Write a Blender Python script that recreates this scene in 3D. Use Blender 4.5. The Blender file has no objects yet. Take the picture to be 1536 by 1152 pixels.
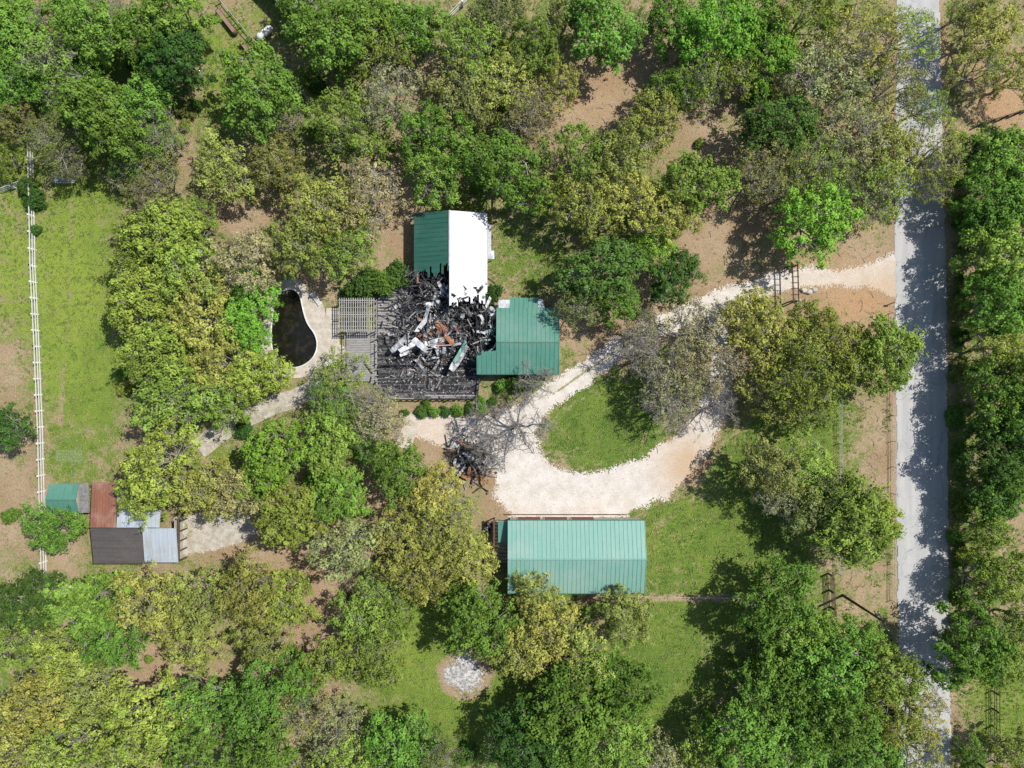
import bpy, math, random
import numpy as np
from mathutils import Vector, Matrix, Euler
random.seed(7)
S=0.09; H=96.0
def W(px,py,h=0.0):
    k=S*(1-h/H); return ((px-768)*k,(576-py)*k)
def W3(px,py,h=0.0):
    x,y=W(px,py,h); return (x,y,h)
scene=bpy.context.scene
COL=scene.collection
# ------------------------------------------------------------ noise
_r=np.random.RandomState(3); LAT=[_r.rand(256,256) for _ in range(8)]
def vn(x,y,sc,seed=0):
    L=LAT[seed%8]; x=x/sc+seed*17.3; y=y/sc+seed*9.1
    xi=np.floor(x).astype(int); yi=np.floor(y).astype(int)
    fx=x-xi; fy=y-yi; fx=fx*fx*(3-2*fx); fy=fy*fy*(3-2*fy)
    a=L[xi%256,yi%256];b=L[(xi+1)%256,yi%256];c=L[xi%256,(yi+1)%256];d=L[(xi+1)%256,(yi+1)%256]
    return (a*(1-fx)+b*fx)*(1-fy)+(c*(1-fx)+d*fx)*fy
def fbm(x,y,sc,seed=0,o=4):
    s=0;a=1;t=0
    for i in range(o):
        s=s+a*vn(x,y,sc/2**i,seed+i); t+=a; a*=.55
    return s/t
def seg_d(X,Y,p,q):
    dx,dy=q[0]-p[0],q[1]-p[1]; L=dx*dx+dy*dy+1e-9
    t=np.clip(((X-p[0])*dx+(Y-p[1])*dy)/L,0,1)
    return np.hypot(X-p[0]-t*dx,Y-p[1]-t*dy),t
def sdf_poly(X,Y,P):
    d=np.full(X.shape,1e9); ins=np.zeros(X.shape,bool); n=len(P)
    for i in range(n):
        p=P[i];q=P[(i+1)%n]
        d=np.minimum(d,seg_d(X,Y,p,q)[0])
        c=((p[1]>Y)!=(q[1]>Y))
        xx=(q[0]-p[0])*(Y-p[1])/((q[1]-p[1]) if abs(q[1]-p[1])>1e-9 else 1e-9)+p[0]
        ins^=(c&(X<xx))
    return np.where(ins,-d,d)
def line_sdf(X,Y,pts):
    d=np.full(X.shape,1e9)
    for a,b in zip(pts[:-1],pts[1:]):
        e,t=seg_d(X,Y,a,b); d=np.minimum(d,e-(a[2]*(1-t)+b[2]*t))
    return d
def smooth(P,it=2):
    for _ in range(it):
        Q=[];n=len(P)
        for i in range(n):
            p=P[i];q=P[(i+1)%n]
            Q.append((p[0]*.75+q[0]*.25,p[1]*.75+q[1]*.25));Q.append((p[0]*.25+q[0]*.75,p[1]*.25+q[1]*.75))
        P=Q
    return P
def PX(L): return [W(a,b) for a,b in L]
# ------------------------------------------------------------ mesh helpers
def np_mesh(name,V,F,mi=None,mats=(),smoothf=False):
    V=np.asarray(V,dtype=np.float32);F=np.asarray(F,dtype=np.int32)
    me=bpy.data.meshes.new(name); k=F.shape[1];n=F.shape[0]
    me.vertices.add(len(V)); me.vertices.foreach_set('co',V.ravel())
    me.loops.add(n*k); me.loops.foreach_set('vertex_index',F.ravel())
    me.polygons.add(n); me.polygons.foreach_set('loop_start',np.arange(n,dtype=np.int32)*k)
    try: me.polygons.foreach_set('loop_total',np.full(n,k,dtype=np.int32))
    except Exception: pass
    if mi is not None: me.polygons.foreach_set('material_index',np.asarray(mi,dtype=np.int32))
    for m in mats: me.materials.append(m)
    me.update(calc_edges=True); me.validate()
    return me
def set_attr(me,name,A):
    A=np.asarray(A,dtype=np.float32)
    if A.shape[1]==3: A=np.hstack([A,np.ones((len(A),1),np.float32)])
    at=me.color_attributes.new(name,'FLOAT_COLOR','POINT'); at.data.foreach_set('color',A.ravel())
def add_obj(name,me,parent=None,loc=(0,0,0)):
    o=bpy.data.objects.new(name,me); COL.objects.link(o); o.location=loc
    if parent: o.parent=parent
    return o
def E(name):
    o=bpy.data.objects.new(name,None); COL.objects.link(o); o.empty_display_size=.5; return o
class MB:
    def __init__(s): s.v=[];s.f=[];s.m=[]
    def hexa(s,c,m):
        b=len(s.v); s.v+= [tuple(p) for p in c]
        for f in ((0,3,2,1),(4,5,6,7),(0,1,5,4),(1,2,6,5),(2,3,7,6),(3,0,4,7)):
            s.f.append(tuple(b+i for i in f)); s.m.append(m)
    def box(s,x0,x1,y0,y1,z0,z1,m=0):
        s.hexa([(x0,y0,z0),(x1,y0,z0),(x1,y1,z0),(x0,y1,z0),(x0,y0,z1),(x1,y0,z1),(x1,y1,z1),(x0,y1,z1)],m)
    def obox(s,c,size,rot,m=0):
        R=Euler(rot).to_matrix(); c=Vector(c); a,b,d=[q/2 for q in size]
        s.hexa([c+R@Vector(p) for p in ((-a,-b,-d),(a,-b,-d),(a,b,-d),(-a,b,-d),(-a,-b,d),(a,-b,d),(a,b,d),(-a,b,d))],m)
    def slab(s,P,th,m=0):
        P=[Vector(p) for p in P]; n=(P[1]-P[0]).cross(P[3]-P[0]).normalized()
        if n.z<0: P=P[::-1]; n=-n
        s.hexa([p-n*th for p in P]+P,m)
    def quad(s,P,m=0):
        b=len(s.v); s.v+=[tuple(p) for p in P]; s.f.append((b,b+1,b+2,b+3)); s.m.append(m)
    def poly(s,P,m=0):
        b=len(s.v); s.v+=[tuple(p) for p in P]; s.f.append(tuple(range(b,b+len(P)))); s.m.append(m)
    def prism(s,P,z0,z1,m=0):
        n=len(P);b=len(s.v)
        A=sum(P[i][0]*P[(i+1)%n][1]-P[(i+1)%n][0]*P[i][1] for i in range(n))
        if A<0:P=P[::-1]
        s.v+=[(p[0],p[1],z0) for p in P]+[(p[0],p[1],z1) for p in P]
        s.f.append(tuple(b+n+i for i in range(n)));s.m.append(m)
        for i in range(n):
            j=(i+1)%n; s.f.append((b+i,b+j,b+n+j,b+n+i)); s.m.append(m)
    def tube(s,pts,rad,m=0,n=6,cap=True):
        pts=[Vector(p) for p in pts]
        if not hasattr(rad,'__len__'): rad=[rad]*len(pts)
        b=len(s.v)
        for i,p in enumerate(pts):
            d=(pts[min(i+1,len(pts)-1)]-pts[max(i-1,0)]).normalized()
            a=Vector((0,0,1)) if abs(d.z)<.9 else Vector((1,0,0))
            u=d.cross(a).normalized(); w=d.cross(u)
            for k in range(n):
                t=2*math.pi*k/n; s.v.append(tuple(p+(u*math.cos(t)+w*math.sin(t))*rad[i]))
        for i in range(len(pts)-1):
            for k in range(n):
                k2=(k+1)%n; s.f.append((b+i*n+k,b+i*n+k2,b+(i+1)*n+k2,b+(i+1)*n+k)); s.m.append(m)
        if cap:
            s.f.append(tuple(b+k for k in range(n)));s.m.append(m)
            e=b+(len(pts)-1)*n; s.f.append(tuple(e+n-1-k for k in range(n)));s.m.append(m)
    def sheet(s,c,L,Wd,rot,bend,m):
        R=Euler(rot).to_matrix(); c=Vector(c); b=len(s.v); n=6
        sk=random.uniform(-.15,.15)
        for i in range(n+1):
            t=i/n-.5; ww=Wd*random.uniform(.7,1.05) if i in(0,n) else Wd*random.uniform(.88,1.04)
            for w in (-.5,.5):
                s.v.append(tuple(c+R@Vector((t*L+w*sk,w*ww,bend*(t*t*4-.3)+random.uniform(-.09,.09)))))
        for i in range(n): s.f.append((b+2*i,b+2*i+2,b+2*i+3,b+2*i+1)); s.m.append(m)
    def mesh(s,name,mats):
        me=bpy.data.meshes.new(name); me.from_pydata(s.v,[],s.f)
        for m in mats: me.materials.append(m)
        me.polygons.foreach_set('material_index',s.m); me.update(); return me
    def obj(s,name,mats,parent=None):
        return add_obj(name,s.mesh(name,mats),parent)
# ------------------------------------------------------------ shader helpers
class NT:
    def __init__(s,name):
        s.mat=bpy.data.materials.new(name); s.mat.use_nodes=True; s.t=s.mat.node_tree; s.t.nodes.clear()
        s.out=s.n('ShaderNodeOutputMaterial'); s.co=s.n('ShaderNodeTexCoord').outputs['Object']
    def n(s,k): return s.t.nodes.new(k)
    def l(s,a,b): s.t.links.new(a,b)
    def put(s,sock,v):
        if isinstance(v,bpy.types.NodeSocket): s.l(v,sock)
        else:
            if hasattr(sock.default_value,'__len__') and not hasattr(v,'__len__'): v=(v,)*3
            if hasattr(v,'__len__') and len(v)==3 and len(sock.default_value)==4: v=(*v,1)
            sock.default_value=v
    def noise(s,sc,det=4,ro=.6,vec=None,dist=0):
        a=s.n('ShaderNodeTexNoise'); a.inputs['Scale'].default_value=sc; a.inputs['Detail'].default_value=det
        a.inputs['Roughness'].default_value=ro; a.inputs['Distortion'].default_value=dist
        s.l(vec or s.co,a.inputs['Vector']); return a.outputs['Fac']
    def math(s,op,a,b=0.0,c=None,clamp=False):
        m=s.n('ShaderNodeMath'); m.operation=op; m.use_clamp=clamp
        s.put(m.inputs[0],a); s.put(m.inputs[1],b)
        if c is not None: s.put(m.inputs[2],c)
        return m.outputs[0]
    def ramp(s,v,lo,hi):
        m=s.n('ShaderNodeMapRange'); m.interpolation_type='SMOOTHSTEP'
        s.put(m.inputs['Value'],v); m.inputs['From Min'].default_value=lo; m.inputs['From Max'].default_value=hi
        return m.outputs[0]
    def rng(s,v,lo,hi,a,b):
        m=s.n('ShaderNodeMapRange'); s.put(m.inputs['Value'],v)
        for k,x in zip(('From Min','From Max','To Min','To Max'),(lo,hi,a,b)): m.inputs[k].default_value=x
        return m.outputs[0]
    def mix(s,f,a,b,bl='MIX'):
        m=s.n('ShaderNodeMix'); m.data_type='RGBA'; m.blend_type=bl
        s.put(m.inputs[0],f); s.put(m.inputs[6],a); s.put(m.inputs[7],b); return m.outputs[2]
    def scale(s,col,f):
        m=s.n('ShaderNodeVectorMath'); m.operation='SCALE'; s.put(m.inputs[0],col); s.put(m.inputs['Scale'],f); return m.outputs[0]
    def attr(s,name):
        a=s.n('ShaderNodeAttribute'); a.attribute_name=name; x=s.n('ShaderNodeSeparateColor'); s.l(a.outputs['Color'],x.inputs[0]); return x.outputs
    def mapv(s,sx,sy,sz):
        m=s.n('ShaderNodeMapping'); m.inputs['Scale'].default_value=(sx,sy,sz); s.l(s.co,m.inputs['Vector']); return m.outputs[0]
    def finish(s,col,rough=.85,metal=0,bump=None,bs=.4,bd=.05,spec=.3):
        p=s.n('ShaderNodeBsdfPrincipled'); s.put(p.inputs['Base Color'],col); s.put(p.inputs['Roughness'],rough)
        p.inputs['Metallic'].default_value=metal; p.inputs['Specular IOR Level'].default_value=spec
        if bump is not None:
            b=s.n('ShaderNodeBump'); b.inputs['Strength'].default_value=bs; b.inputs['Distance'].default_value=bd
            s.l(bump,b.inputs['Height']); s.l(b.outputs[0],p.inputs['Normal'])
        s.l(p.outputs[0],s.out.inputs[0]); return s.mat
def mottled(name,c1,c2,sc=1.5,rough=.8,fine=12,fs=.35,metal=0,vec=None,spec=.3):
    t=NT(name); v=t.mapv(*vec) if vec else None
    a=t.ramp(t.noise(sc,6,.65,v),.35,.65); c=t.mix(a,c1,c2); f=t.noise(fine,3,.7)
    c=t.scale(c,t.rng(f,.25,.75,1-fs,1+fs)); return t.finish(c,rough,metal,f,.3,.02,spec)
def ground_mat():
    t=NT('ground_grass_dirt'); z=t.attr('zone')
    n1=t.noise(.55,7,.7); n2=t.noise(3.2,5,.75); n3=t.noise(.12,4,.6); n4=t.noise(9,3,.8); n5=t.noise(1.5,6,.75)
    d=t.math('ADD',z[0],t.math('ADD',t.math('MULTIPLY',t.math('SUBTRACT',n1,.5),2.2),t.math('MULTIPLY',t.math('SUBTRACT',n2,.5),1.8)))
    y=t.math('ADD',z[1],t.math('ADD',t.math('MULTIPLY',t.math('SUBTRACT',n3,.5),1.2),t.math('MULTIPLY',t.math('SUBTRACT',n1,.5),1.1)),clamp=True)
    g=t.mix(y,(.085,.165,.028),(.255,.335,.05))
    g=t.mix(t.ramp(n5,.50,.66),g,(.18,.22,.06))
    g=t.mix(t.ramp(n2,.55,.70),g,(.30,.27,.135))
    g=t.scale(g,t.rng(n4,.3,.7,.5,1.45))
    dry=t.mix(t.ramp(n5,.4,.6),(.24,.24,.09),(.33,.28,.155))
    dry=t.scale(dry,t.rng(n4,.3,.7,.62,1.35))
    dc=t.mix(t.ramp(n3,.35,.65),(.36,.25,.15),(.44,.33,.215))
    dc=t.mix(z[2],dc,(.50,.31,.17))
    dc=t.mix(t.ramp(n2,.55,.75),dc,(.51,.43,.32))
    dc=t.mix(t.ramp(n5,.54,.66),dc,(.23,.18,.105))
    dc=t.scale(dc,t.rng(n4,.3,.7,.62,1.32))
    b=t.math('ADD',n2,n4)
    c=t.mix(t.ramp(d,.25,.52),g,dry); c=t.mix(t.ramp(d,.5,.82),c,dc)
    return t.finish(c,.95,0,b,.8,.14,.1)
M={}
M['ground']=ground_mat()
def gravel_mat():
    t=NT('white_gravel'); z=t.attr('zone'); n=t.noise(.6,6,.7); f=t.noise(7,4,.8); m=t.noise(2,4,.7)
    c=t.mix(t.ramp(n,.35,.7),(.69,.65,.60),(.56,.505,.44))
    c=t.mix(z[0],c,(.54,.40,.27))
    gg=t.ramp(t.math('ADD',z[1],t.math('MULTIPLY',t.math('SUBTRACT',m,.5),1.4)),.4,.75)
    c=t.mix(gg,c,(.27,.26,.12))
    c=t.mix(t.ramp(m,.56,.72),c,(.43,.37,.305))
    return t.finish(t.scale(c,t.rng(f,.3,.7,.7,1.2)),.95,0,f,.6,.05,.1)
M['gravel']=gravel_mat()
def asphalt_mat():
    t=NT('worn_asphalt'); v=t.mapv(1,.05,1); n=t.noise(.3,4,.55); l=t.noise(1.1,3,.5,v); f=t.noise(14,3,.8)
    c=t.mix(t.ramp(l,.35,.65),(.41,.408,.40),(.48,.475,.462))
    c=t.mix(t.ramp(n,.5,.75),c,(.385,.383,.378))
    vo=t.n('ShaderNodeTexVoronoi'); vo.feature='DISTANCE_TO_EDGE'; vo.inputs['Scale'].default_value=.15
    nn=t.n('ShaderNodeTexNoise'); nn.inputs['Scale'].default_value=1.2; t.l(t.co,nn.inputs['Vector'])
    mv=t.n('ShaderNodeVectorMath'); mv.operation='MULTIPLY_ADD'; t.l(nn.outputs['Color'],mv.inputs[0]); mv.inputs[1].default_value=(1.5,1.5,0); t.l(t.co,mv.inputs[2]); t.l(mv.outputs[0],vo.inputs['Vector'])
    cr=t.math('SUBTRACT',1.0,t.ramp(vo.outputs['Distance'],.0,.008)); cr=t.math('MULTIPLY',cr,.45)
    c=t.mix(cr,c,(.15,.15,.15))
    return t.finish(t.scale(c,t.rng(f,.3,.7,.86,1.12)),.9,0,f,.3,.02,.2)
M['asphalt']=asphalt_mat()
M['concrete']=mottled('weathered_concrete',(.56,.50,.43),(.42,.37,.30),1.2,.9,9,.2)
M['concrete2']=mottled('path_concrete',(.50,.46,.40),(.35,.31,.24),1.0,.9,7,.3)
M['ash']=mottled('ash_white',(.58,.57,.555),(.24,.225,.21),2.6,.95,10,.5)
M['char']=mottled('charred_wood',(.014,.014,.015),(.055,.053,.053),2.5,.8,12,.5)
M['char2']=mottled('charred_grey',(.055,.055,.058),(.16,.158,.16),2.5,.85,12,.5)
M['deckgrey']=mottled('weathered_deck_wood',(.24,.23,.22),(.38,.36,.345),3,.85,12,.35,vec=(.4,3,1))
M['sheetgrey']=mottled('burnt_sheet_metal',(.50,.51,.53),(.12,.125,.13),1.8,.5,9,.35,metal=.1)
M['sheetwhite']=mottled('white_sheet_metal',(.64,.65,.66),(.38,.39,.40),1.4,.5,6,.15)
M['rust']=mottled('rusty_insulation',(.42,.20,.09),(.22,.10,.06),2,.9,9,.35)
M['white']=mottled('white_paint',(.74,.74,.72),(.62,.61,.58),1.5,.5,9,.08)
M['darkwood']=mottled('dark_stained_wood',(.07,.045,.03),(.12,.08,.055),2,.8,9,.3)
M['pole']=mottled('creosote_wood',(.035,.025,.02),(.08,.06,.045),2,.8,9,.3)
M['steel']=mottled('grey_steel',(.25,.25,.25),(.16,.15,.14),3,.5,9,.15,metal=.4)
M['bark']=mottled('tree_bark',(.22,.195,.165),(.37,.345,.31),3,.9,14,.3)
M['brick']=mottled('brick_wall',(.30,.20,.15),(.24,.15,.11),3,.9,8,.25)
M['siding']=mottled('pale_siding',(.46,.44,.39),(.38,.36,.31),2,.8,8,.12)
M['glass']=NT('window_glass').finish((.02,.025,.03),.08,0,spec=.6)
M['redpaint']=mottled('faded_red_paint',(.24,.06,.05),(.17,.06,.045),2,.6,8,.2)
M['rock']=mottled('limestone',(.55,.52,.47),(.40,.37,.32),2,.9,8,.2)
M['blackrubber']=mottled('black_rubber',(.02,.02,.02),(.035,.035,.035),2,.8,8,.2)
M['silver']=mottled('silver_wood',(.42,.41,.39),(.30,.29,.28),3,.8,9,.2)
def roofmat(name,c1,c2,axis='x',stain=(.3,.3,.25),sa=.25,met=.05,rough=.5,fine=.07):
    t=NT(name); v=t.mapv(.15,3,1) if axis=='x' else t.mapv(3,.15,1)
    n=t.noise(1,5,.65,v); b=t.noise(.22,6,.65); f=t.noise(4,5,.75)
    c=t.mix(t.ramp(n,.3,.7),c1,c2); c=t.mix(t.math('MULTIPLY',t.ramp(b,.42,.7),sa),c,stain)
    return t.finish(t.scale(c,t.rng(f,.3,.7,1-fine,1+fine)),rough,met,f,.15,.01,.35)
M['roofshop']=roofmat('teal_metal_roof',(.175,.35,.285),(.20,.385,.32),'y',(.30,.40,.35),.6)
M['roofgar']=roofmat('green_metal_roof',(.075,.225,.165),(.10,.265,.20),'y',(.19,.30,.25),.5)
M['roofhouse']=roofmat('dark_green_metal_roof',(.026,.105,.078),(.038,.135,.098),'x',(.10,.18,.145),.4)
M['roofwhite']=roofmat('faded_white_roof',(.56,.56,.575),(.48,.48,.50),'x',(.38,.365,.35),.5,fine=.12)
M['roofrust']=roofmat('rusted_metal_roof',(.28,.115,.07),(.20,.09,.065),'y',(.40,.29,.23),.75,rough=.75,fine=.2)
M['roofdark']=roofmat('dark_shingle_roof',(.072,.064,.062),(.10,.09,.086),'x',(.14,.125,.115),.5,0,.9,.2)
M['roofblue']=roofmat('galvanised_roof',(.36,.42,.48),(.47,.52,.57),'y',(.34,.31,.28),.7)
def water_mat():
    t=NT('dark_pool_water'); n=t.noise(1.2,5,.6); f=t.noise(5,4,.7)
    c=t.mix(t.ramp(n,.45,.7),(.010,.010,.007),(.028,.024,.014)); c=t.mix(t.ramp(f,.66,.74),c,(.10,.10,.06))
    return t.finish(c,.1,0,f,.15,.02,.5)
M['water']=water_mat()
def leaf_mat():
    t=NT('tree_leaves'); a=t.attr('lc'); oi=t.n('ShaderNodeObjectInfo')
    c=t.scale(oi.outputs['Color'],t.rng(a[0],0,1,.45,1.65))
    y=t.n('ShaderNodeVectorMath'); y.operation='MULTIPLY'; t.l(c,y.inputs[0]); y.inputs[1].default_value=(1.22,1.05,1.1)
    c=t.mix(a[1],c,y.outputs[0])
    d=t.n('ShaderNodeBsdfDiffuse'); t.l(c,d.inputs[0]); tr=t.n('ShaderNodeBsdfTranslucent'); t.l(c,tr.inputs[0])
    m=t.n('ShaderNodeMixShader'); m.inputs[0].default_value=.16; t.l(d.outputs[0],m.inputs[1]); t.l(tr.outputs[0],m.inputs[2])
    t.l(m.outputs[0],t.out.inputs[0]); return t.mat
M['leaf']=leaf_mat()
# ------------------------------------------------------------ layout polygons
DRIVE=[(1350,412,38),(1310,414,21),(1270,416,15),(1200,418,14),(1130,432,15),(1060,458,16),(980,492,15),(915,532,16),(860,570,16),(815,602,17),(770,640,28),(745,665,30)]
LOOP=[(1062,460,14),(1082,490,15),(1086,540,17),(1078,590,18),(1062,635,20),(1035,672,26),(1000,705,30),(950,730,34),(880,748,36),(820,735,46),(785,700,40),(760,665,40),(700,650,26),(640,640,22)]
def lw(L): return [(*W(a,b),c*S) for a,b,c in L]
DRV=lw(DRIVE); LP=lw(LOOP)
YARD=PX([(745,705),(770,690),(800,700),(850,718),(900,715),(950,700),(990,665),(1045,655),(1052,700),(1000,748),(955,742),(940,776),(770,778),(745,750)])
ISL=smooth(PX([(812,690),(806,655),(832,622),(880,588),(925,556),(975,545),(1010,560),(1028,600),(1005,640),(965,662),(925,700),(885,713),(845,706)]))
POOLW=smooth(PX([(420,438),(436,432),(450,440),(455,466),(461,486),(474,502),(477,522),(468,541),(446,553),(424,549),(410,533),(406,505),(409,475),(412,452)]),2)
POOLD=smooth(PX([(423,421),(437,414),(454,423),(468,440),(486,456),(490,480),(490,510),(520,520),(520,532),(486,548),(468,563),(440,569),(410,563),(394,540),(392,505),(396,470),(402,440)]),1)
BURNPIT=W(697,1011)
ROADC=[(1376,-60),(1381,400),(1384,800),(1388,1150),(1391,1300)]
def road_cx(Y):
    ys=[W(0,p[1])[1] for p in ROADC]; xs=[W(p[0],0)[0] for p in ROADC]
    return np.interp(-Y,[-y for y in ys],xs)
def road_hw(Y): return np.interp(Y,[15,45],[3.42,2.95])
# ------------------------------------------------------------ ground
def axis(lo,hi,st,far):
    c=np.arange(lo,hi+st,st); o=[];x=hi+st;d=2
    while x<far: o.append(x+d); x+=d; d*=1.35
    a=[];x=lo;d=2
    while x>-far: a.append(x-d); x-=d; d*=1.35
    return np.concatenate([a[::-1],c,o])
gx=axis(-84,84,.4,2500); gy=axis(-68,68,.4,2500)
X,Y=np.meshgrid(gx,gy)
def blob(f,px,py,rx,ry,s):
    x,y=W(px,py); return f+s*np.exp(-(((X-x)/(rx*S))**2+((Y-y)/(ry*S))**2))
D=np.full(X.shape,.55)+(fbm(X,Y,9,1)-.5)*.8
for b in [(900,130,70,70,.4),(860,190,50,60,.4),(960,100,50,60,.3),(1120,350,60,70,.3),(1060,200,60,60,.35),(1250,400,100,40,.25),(350,320,60,40,.5),(350,215,40,30,.3),(450,860,90,50,.5),(470,960,50,70,.45),(250,990,90,40,.35),(600,375,30,50,.35),(600,310,40,50,.3),
  (20,640,50,130,.4),(20,520,35,60,.2),(100,830,50,60,.35),(740,750,30,50,.4),(1490,150,60,80,.5),(1290,460,60,40,.45),(1300,640,40,120,.15),(1325,700,15,250,.2),(1290,860,40,50,.2),(300,1000,120,50,.25),(880,480,40,40,.5),(940,450,60,60,.3),(640,660,50,30,.4),(200,640,20,60,.35),(480,400,30,40,.3),(1040,700,40,40,.5),(1430,1050,40,60,.2),(1060,350,60,60,.3),(340,790,70,50,.4),(560,740,40,40,.3),(985,800,20,40,.2),
  (110,420,60,170,-.66),(140,570,50,100,-.45),(20,400,40,110,-.42),(95,690,40,40,-.15),(1050,800,110,110,-.55),(1180,800,110,130,-.38),(1120,680,100,60,-.25),(1000,1000,140,110,-.5),(640,1000,140,120,-.5),(640,930,60,60,-.3),(800,390,60,50,-.4),(900,640,110,90,-.55),(680,1090,100,60,-.45),(350,90,70,100,-.3),(1500,1050,80,80,-.4),(20,260,40,50,-.5),(1200,650,60,40,-.2),(70,120,150,120,-.2),(740,1060,90,80,-.3),(1440,600,25,500,-.2)]:
    D=blob(D,*b)
D=np.where(np.hypot(X,Y)>110,.45+(fbm(X,Y,30,2)-.5),D)
Yl=np.full(X.shape,.36)
for b in [(110,420,80,220,.6),(20,420,40,200,.5),(640,970,120,80,.35),(350,90,80,100,.5),(900,640,110,90,-.2),(1000,1000,140,100,-.05),(1500,1060,80,80,.3)]:
    Yl=blob(Yl,*b)
Or=np.zeros(X.shape)
for b in [(1290,458,70,40,.9),(1500,150,60,70,.7),(900,130,80,90,.2),(1230,400,90,40,.3),(1040,690,40,40,.9),(1280,160,60,60,.7),(1440,40,30,60,.5),(440,870,80,60,.2)]:
    Or=blob(Or,*b)
near=np.minimum(line_sdf(X,Y,DRV),line_sdf(X,Y,LP)); near=np.minimum(near,sdf_poly(X,Y,YARD))
isl=sdf_poly(X,Y,ISL)
D+=np.clip(1-near/1.6,0,1)*.35*(isl>0.2)
D+=np.clip(1+isl/1.4,0,1)*.35*(isl<0)
rd=np.abs(X-road_cx(Y))-3.45
D+=np.clip(1-rd/1.2,0,1)*.3
pit=np.hypot(X-BURNPIT[0],Y-BURNPIT[1]); D+=np.clip((4.3-pit)/1.0,0,1)*.9
fl=np.exp(-((Y-W(0,897)[1])/.45)**2)*((X>W(868,0)[0])&(X<W(1110,0)[0])); D+=fl*.8
tr=np.exp(-((X-W(95,0)[0]-np.sin(Y*.05)*1.2)/.4)**2)*(Y>W(0,640)[1])*(Y<W(0,300)[1]); D+=tr*.4
Zg=(fbm(X,Y,14,5)-.5)*.10
Zg=np.minimum(Zg,0)-.012
pw=sdf_poly(X,Y,POOLW); Zg=np.where(pw<.1,-1.8,Zg)
far=np.hypot(X,Y); Zg=np.where(far>200,Zg+(fbm(X,Y,300,6)-.5)*np.clip((far-200)/800,0,1)*25,Zg)
ny,nx=X.shape; idx=np.arange(nx*ny).reshape(ny,nx)
F=np.stack([idx[:-1,:-1],idx[:-1,1:],idx[1:,1:],idx[1:,:-1]],-1).reshape(-1,4)
me=np_mesh('ground',np.stack([X,Y,Zg],-1).reshape(-1,3),F,None,[M['ground']])
set_attr(me,'zone',np.clip(np.stack([D,Yl,Or],-1).reshape(-1,3),-.2,1.2))
add_obj('ground',me)
# ------------------------------------------------------------ cell sheets
def cells(name,x0,x1,y0,y1,st,fn,z,mat):
    xs=np.arange(x0,x1,st); ys=np.arange(y0,y1,st); CX,CY=np.meshgrid(xs+st/2,ys+st/2)
    keep=fn(CX,CY)
    VX,VY=np.meshgrid(np.append(xs,xs[-1]+st),np.append(ys,ys[-1]+st)); nx=VX.shape[1]
    i,j=np.nonzero(keep); q=np.stack([i*nx+j,i*nx+j+1,(i+1)*nx+j+1,(i+1)*nx+j],-1)
    u,inv=np.unique(q.ravel(),return_inverse=True)
    vx=VX.ravel()[u]; vy=VY.ravel()[u]
    jx=(vn(vx,vy,.19,4)-.5)*st*.8; jy=(vn(vx,vy,.19,5)-.5)*st*.8
    me=np_mesh(name,np.stack([vx+jx,vy+jy,np.full(vx.shape,z)],-1),inv.reshape(-1,4),None,[mat])
    return me,vx,vy
RJ=np.random.RandomState(9)
def dn(Xc,Yc): return (fbm(Xc,Yc,1.8,2,4)-.5)*1.4+(RJ.rand(*Xc.shape)-.5)*.8
def f_drive(Xc,Yc):
    d=np.minimum(line_sdf(Xc,Yc,DRV),line_sdf(Xc,Yc,LP)); d=np.minimum(d,sdf_poly(Xc,Yc,YARD))
    i=sdf_poly(Xc,Yc,ISL); d=np.maximum(d,-i)
    k=(d+dn(Xc,Yc))<0
    k&=~((Xc>road_cx(Yc)-3.3))
    return k
x0,y0=W(600,790);x1,y1=W(1362,370)
me,vx,vy=cells('gravel_driveway',x0,x1,y0,y1,.12,f_drive,.010,M['gravel'])
R=np.full(vx.shape,.04)+np.clip(fbm(vx,vy,4,3)-.5,0,1)*.7;G=np.zeros(vx.shape)
def blb(px,py,rx,ry,s):
    x,y=W(px,py); return s*np.exp(-(((vx-x)/(rx*S))**2+((vy-y)/(ry*S))**2))
R+=blb(1290,420,90,50,.4)+blb(1030,700,45,45,1)+blb(1330,440,40,30,.5)+blb(650,645,40,30,.5)+blb(760,775,30,20,.3)+blb(1230,440,40,15,.4)
dc=line_sdf(vx,vy,[(a,b,0) for a,b,_ in DRV]); px_=vx/S+768
tr=np.exp(-(dc/.28)**2)*np.clip((px_-800)/40,0,1)*np.clip((1010-px_)/60,0,1)
G+=tr*.75
dl=line_sdf(vx,vy,[(a,b,0) for a,b,_ in LP[:6]]); G+=np.exp(-(dl/.3)**2)*.55
set_attr(me,'zone',np.clip(np.stack([R,G,R*0],-1),0,1)); add_obj('gravel_driveway',me)
def f_road(Xc,Yc):
    d=np.abs(Xc-road_cx(Yc))-road_hw(Yc); return (d+(fbm(Xc,Yc,1.1,3,3)-.5)*.5)<0
me,_,_=cells('asphalt_road',50,62,-95,95,.15,f_road,.016,M['asphalt']); add_obj('asphalt_road',me)
mb=MB(); xa=float(road_cx(np.array([95.]))[0]); xb=float(road_cx(np.array([-95.]))[0])
mb.quad([(xa-3.0,95,.03),(xa+3.0,95,.03),(xa+3.0,1500,.03),(xa-3.0,1500,.03)]); mb.quad([(xb-3.4,-1500,.03),(xb+3.4,-1500,.03),(xb+3.4,-95,.03),(xb-3.4,-95,.03)])
mb.obj('asphalt_road',[M['asphalt']])
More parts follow.
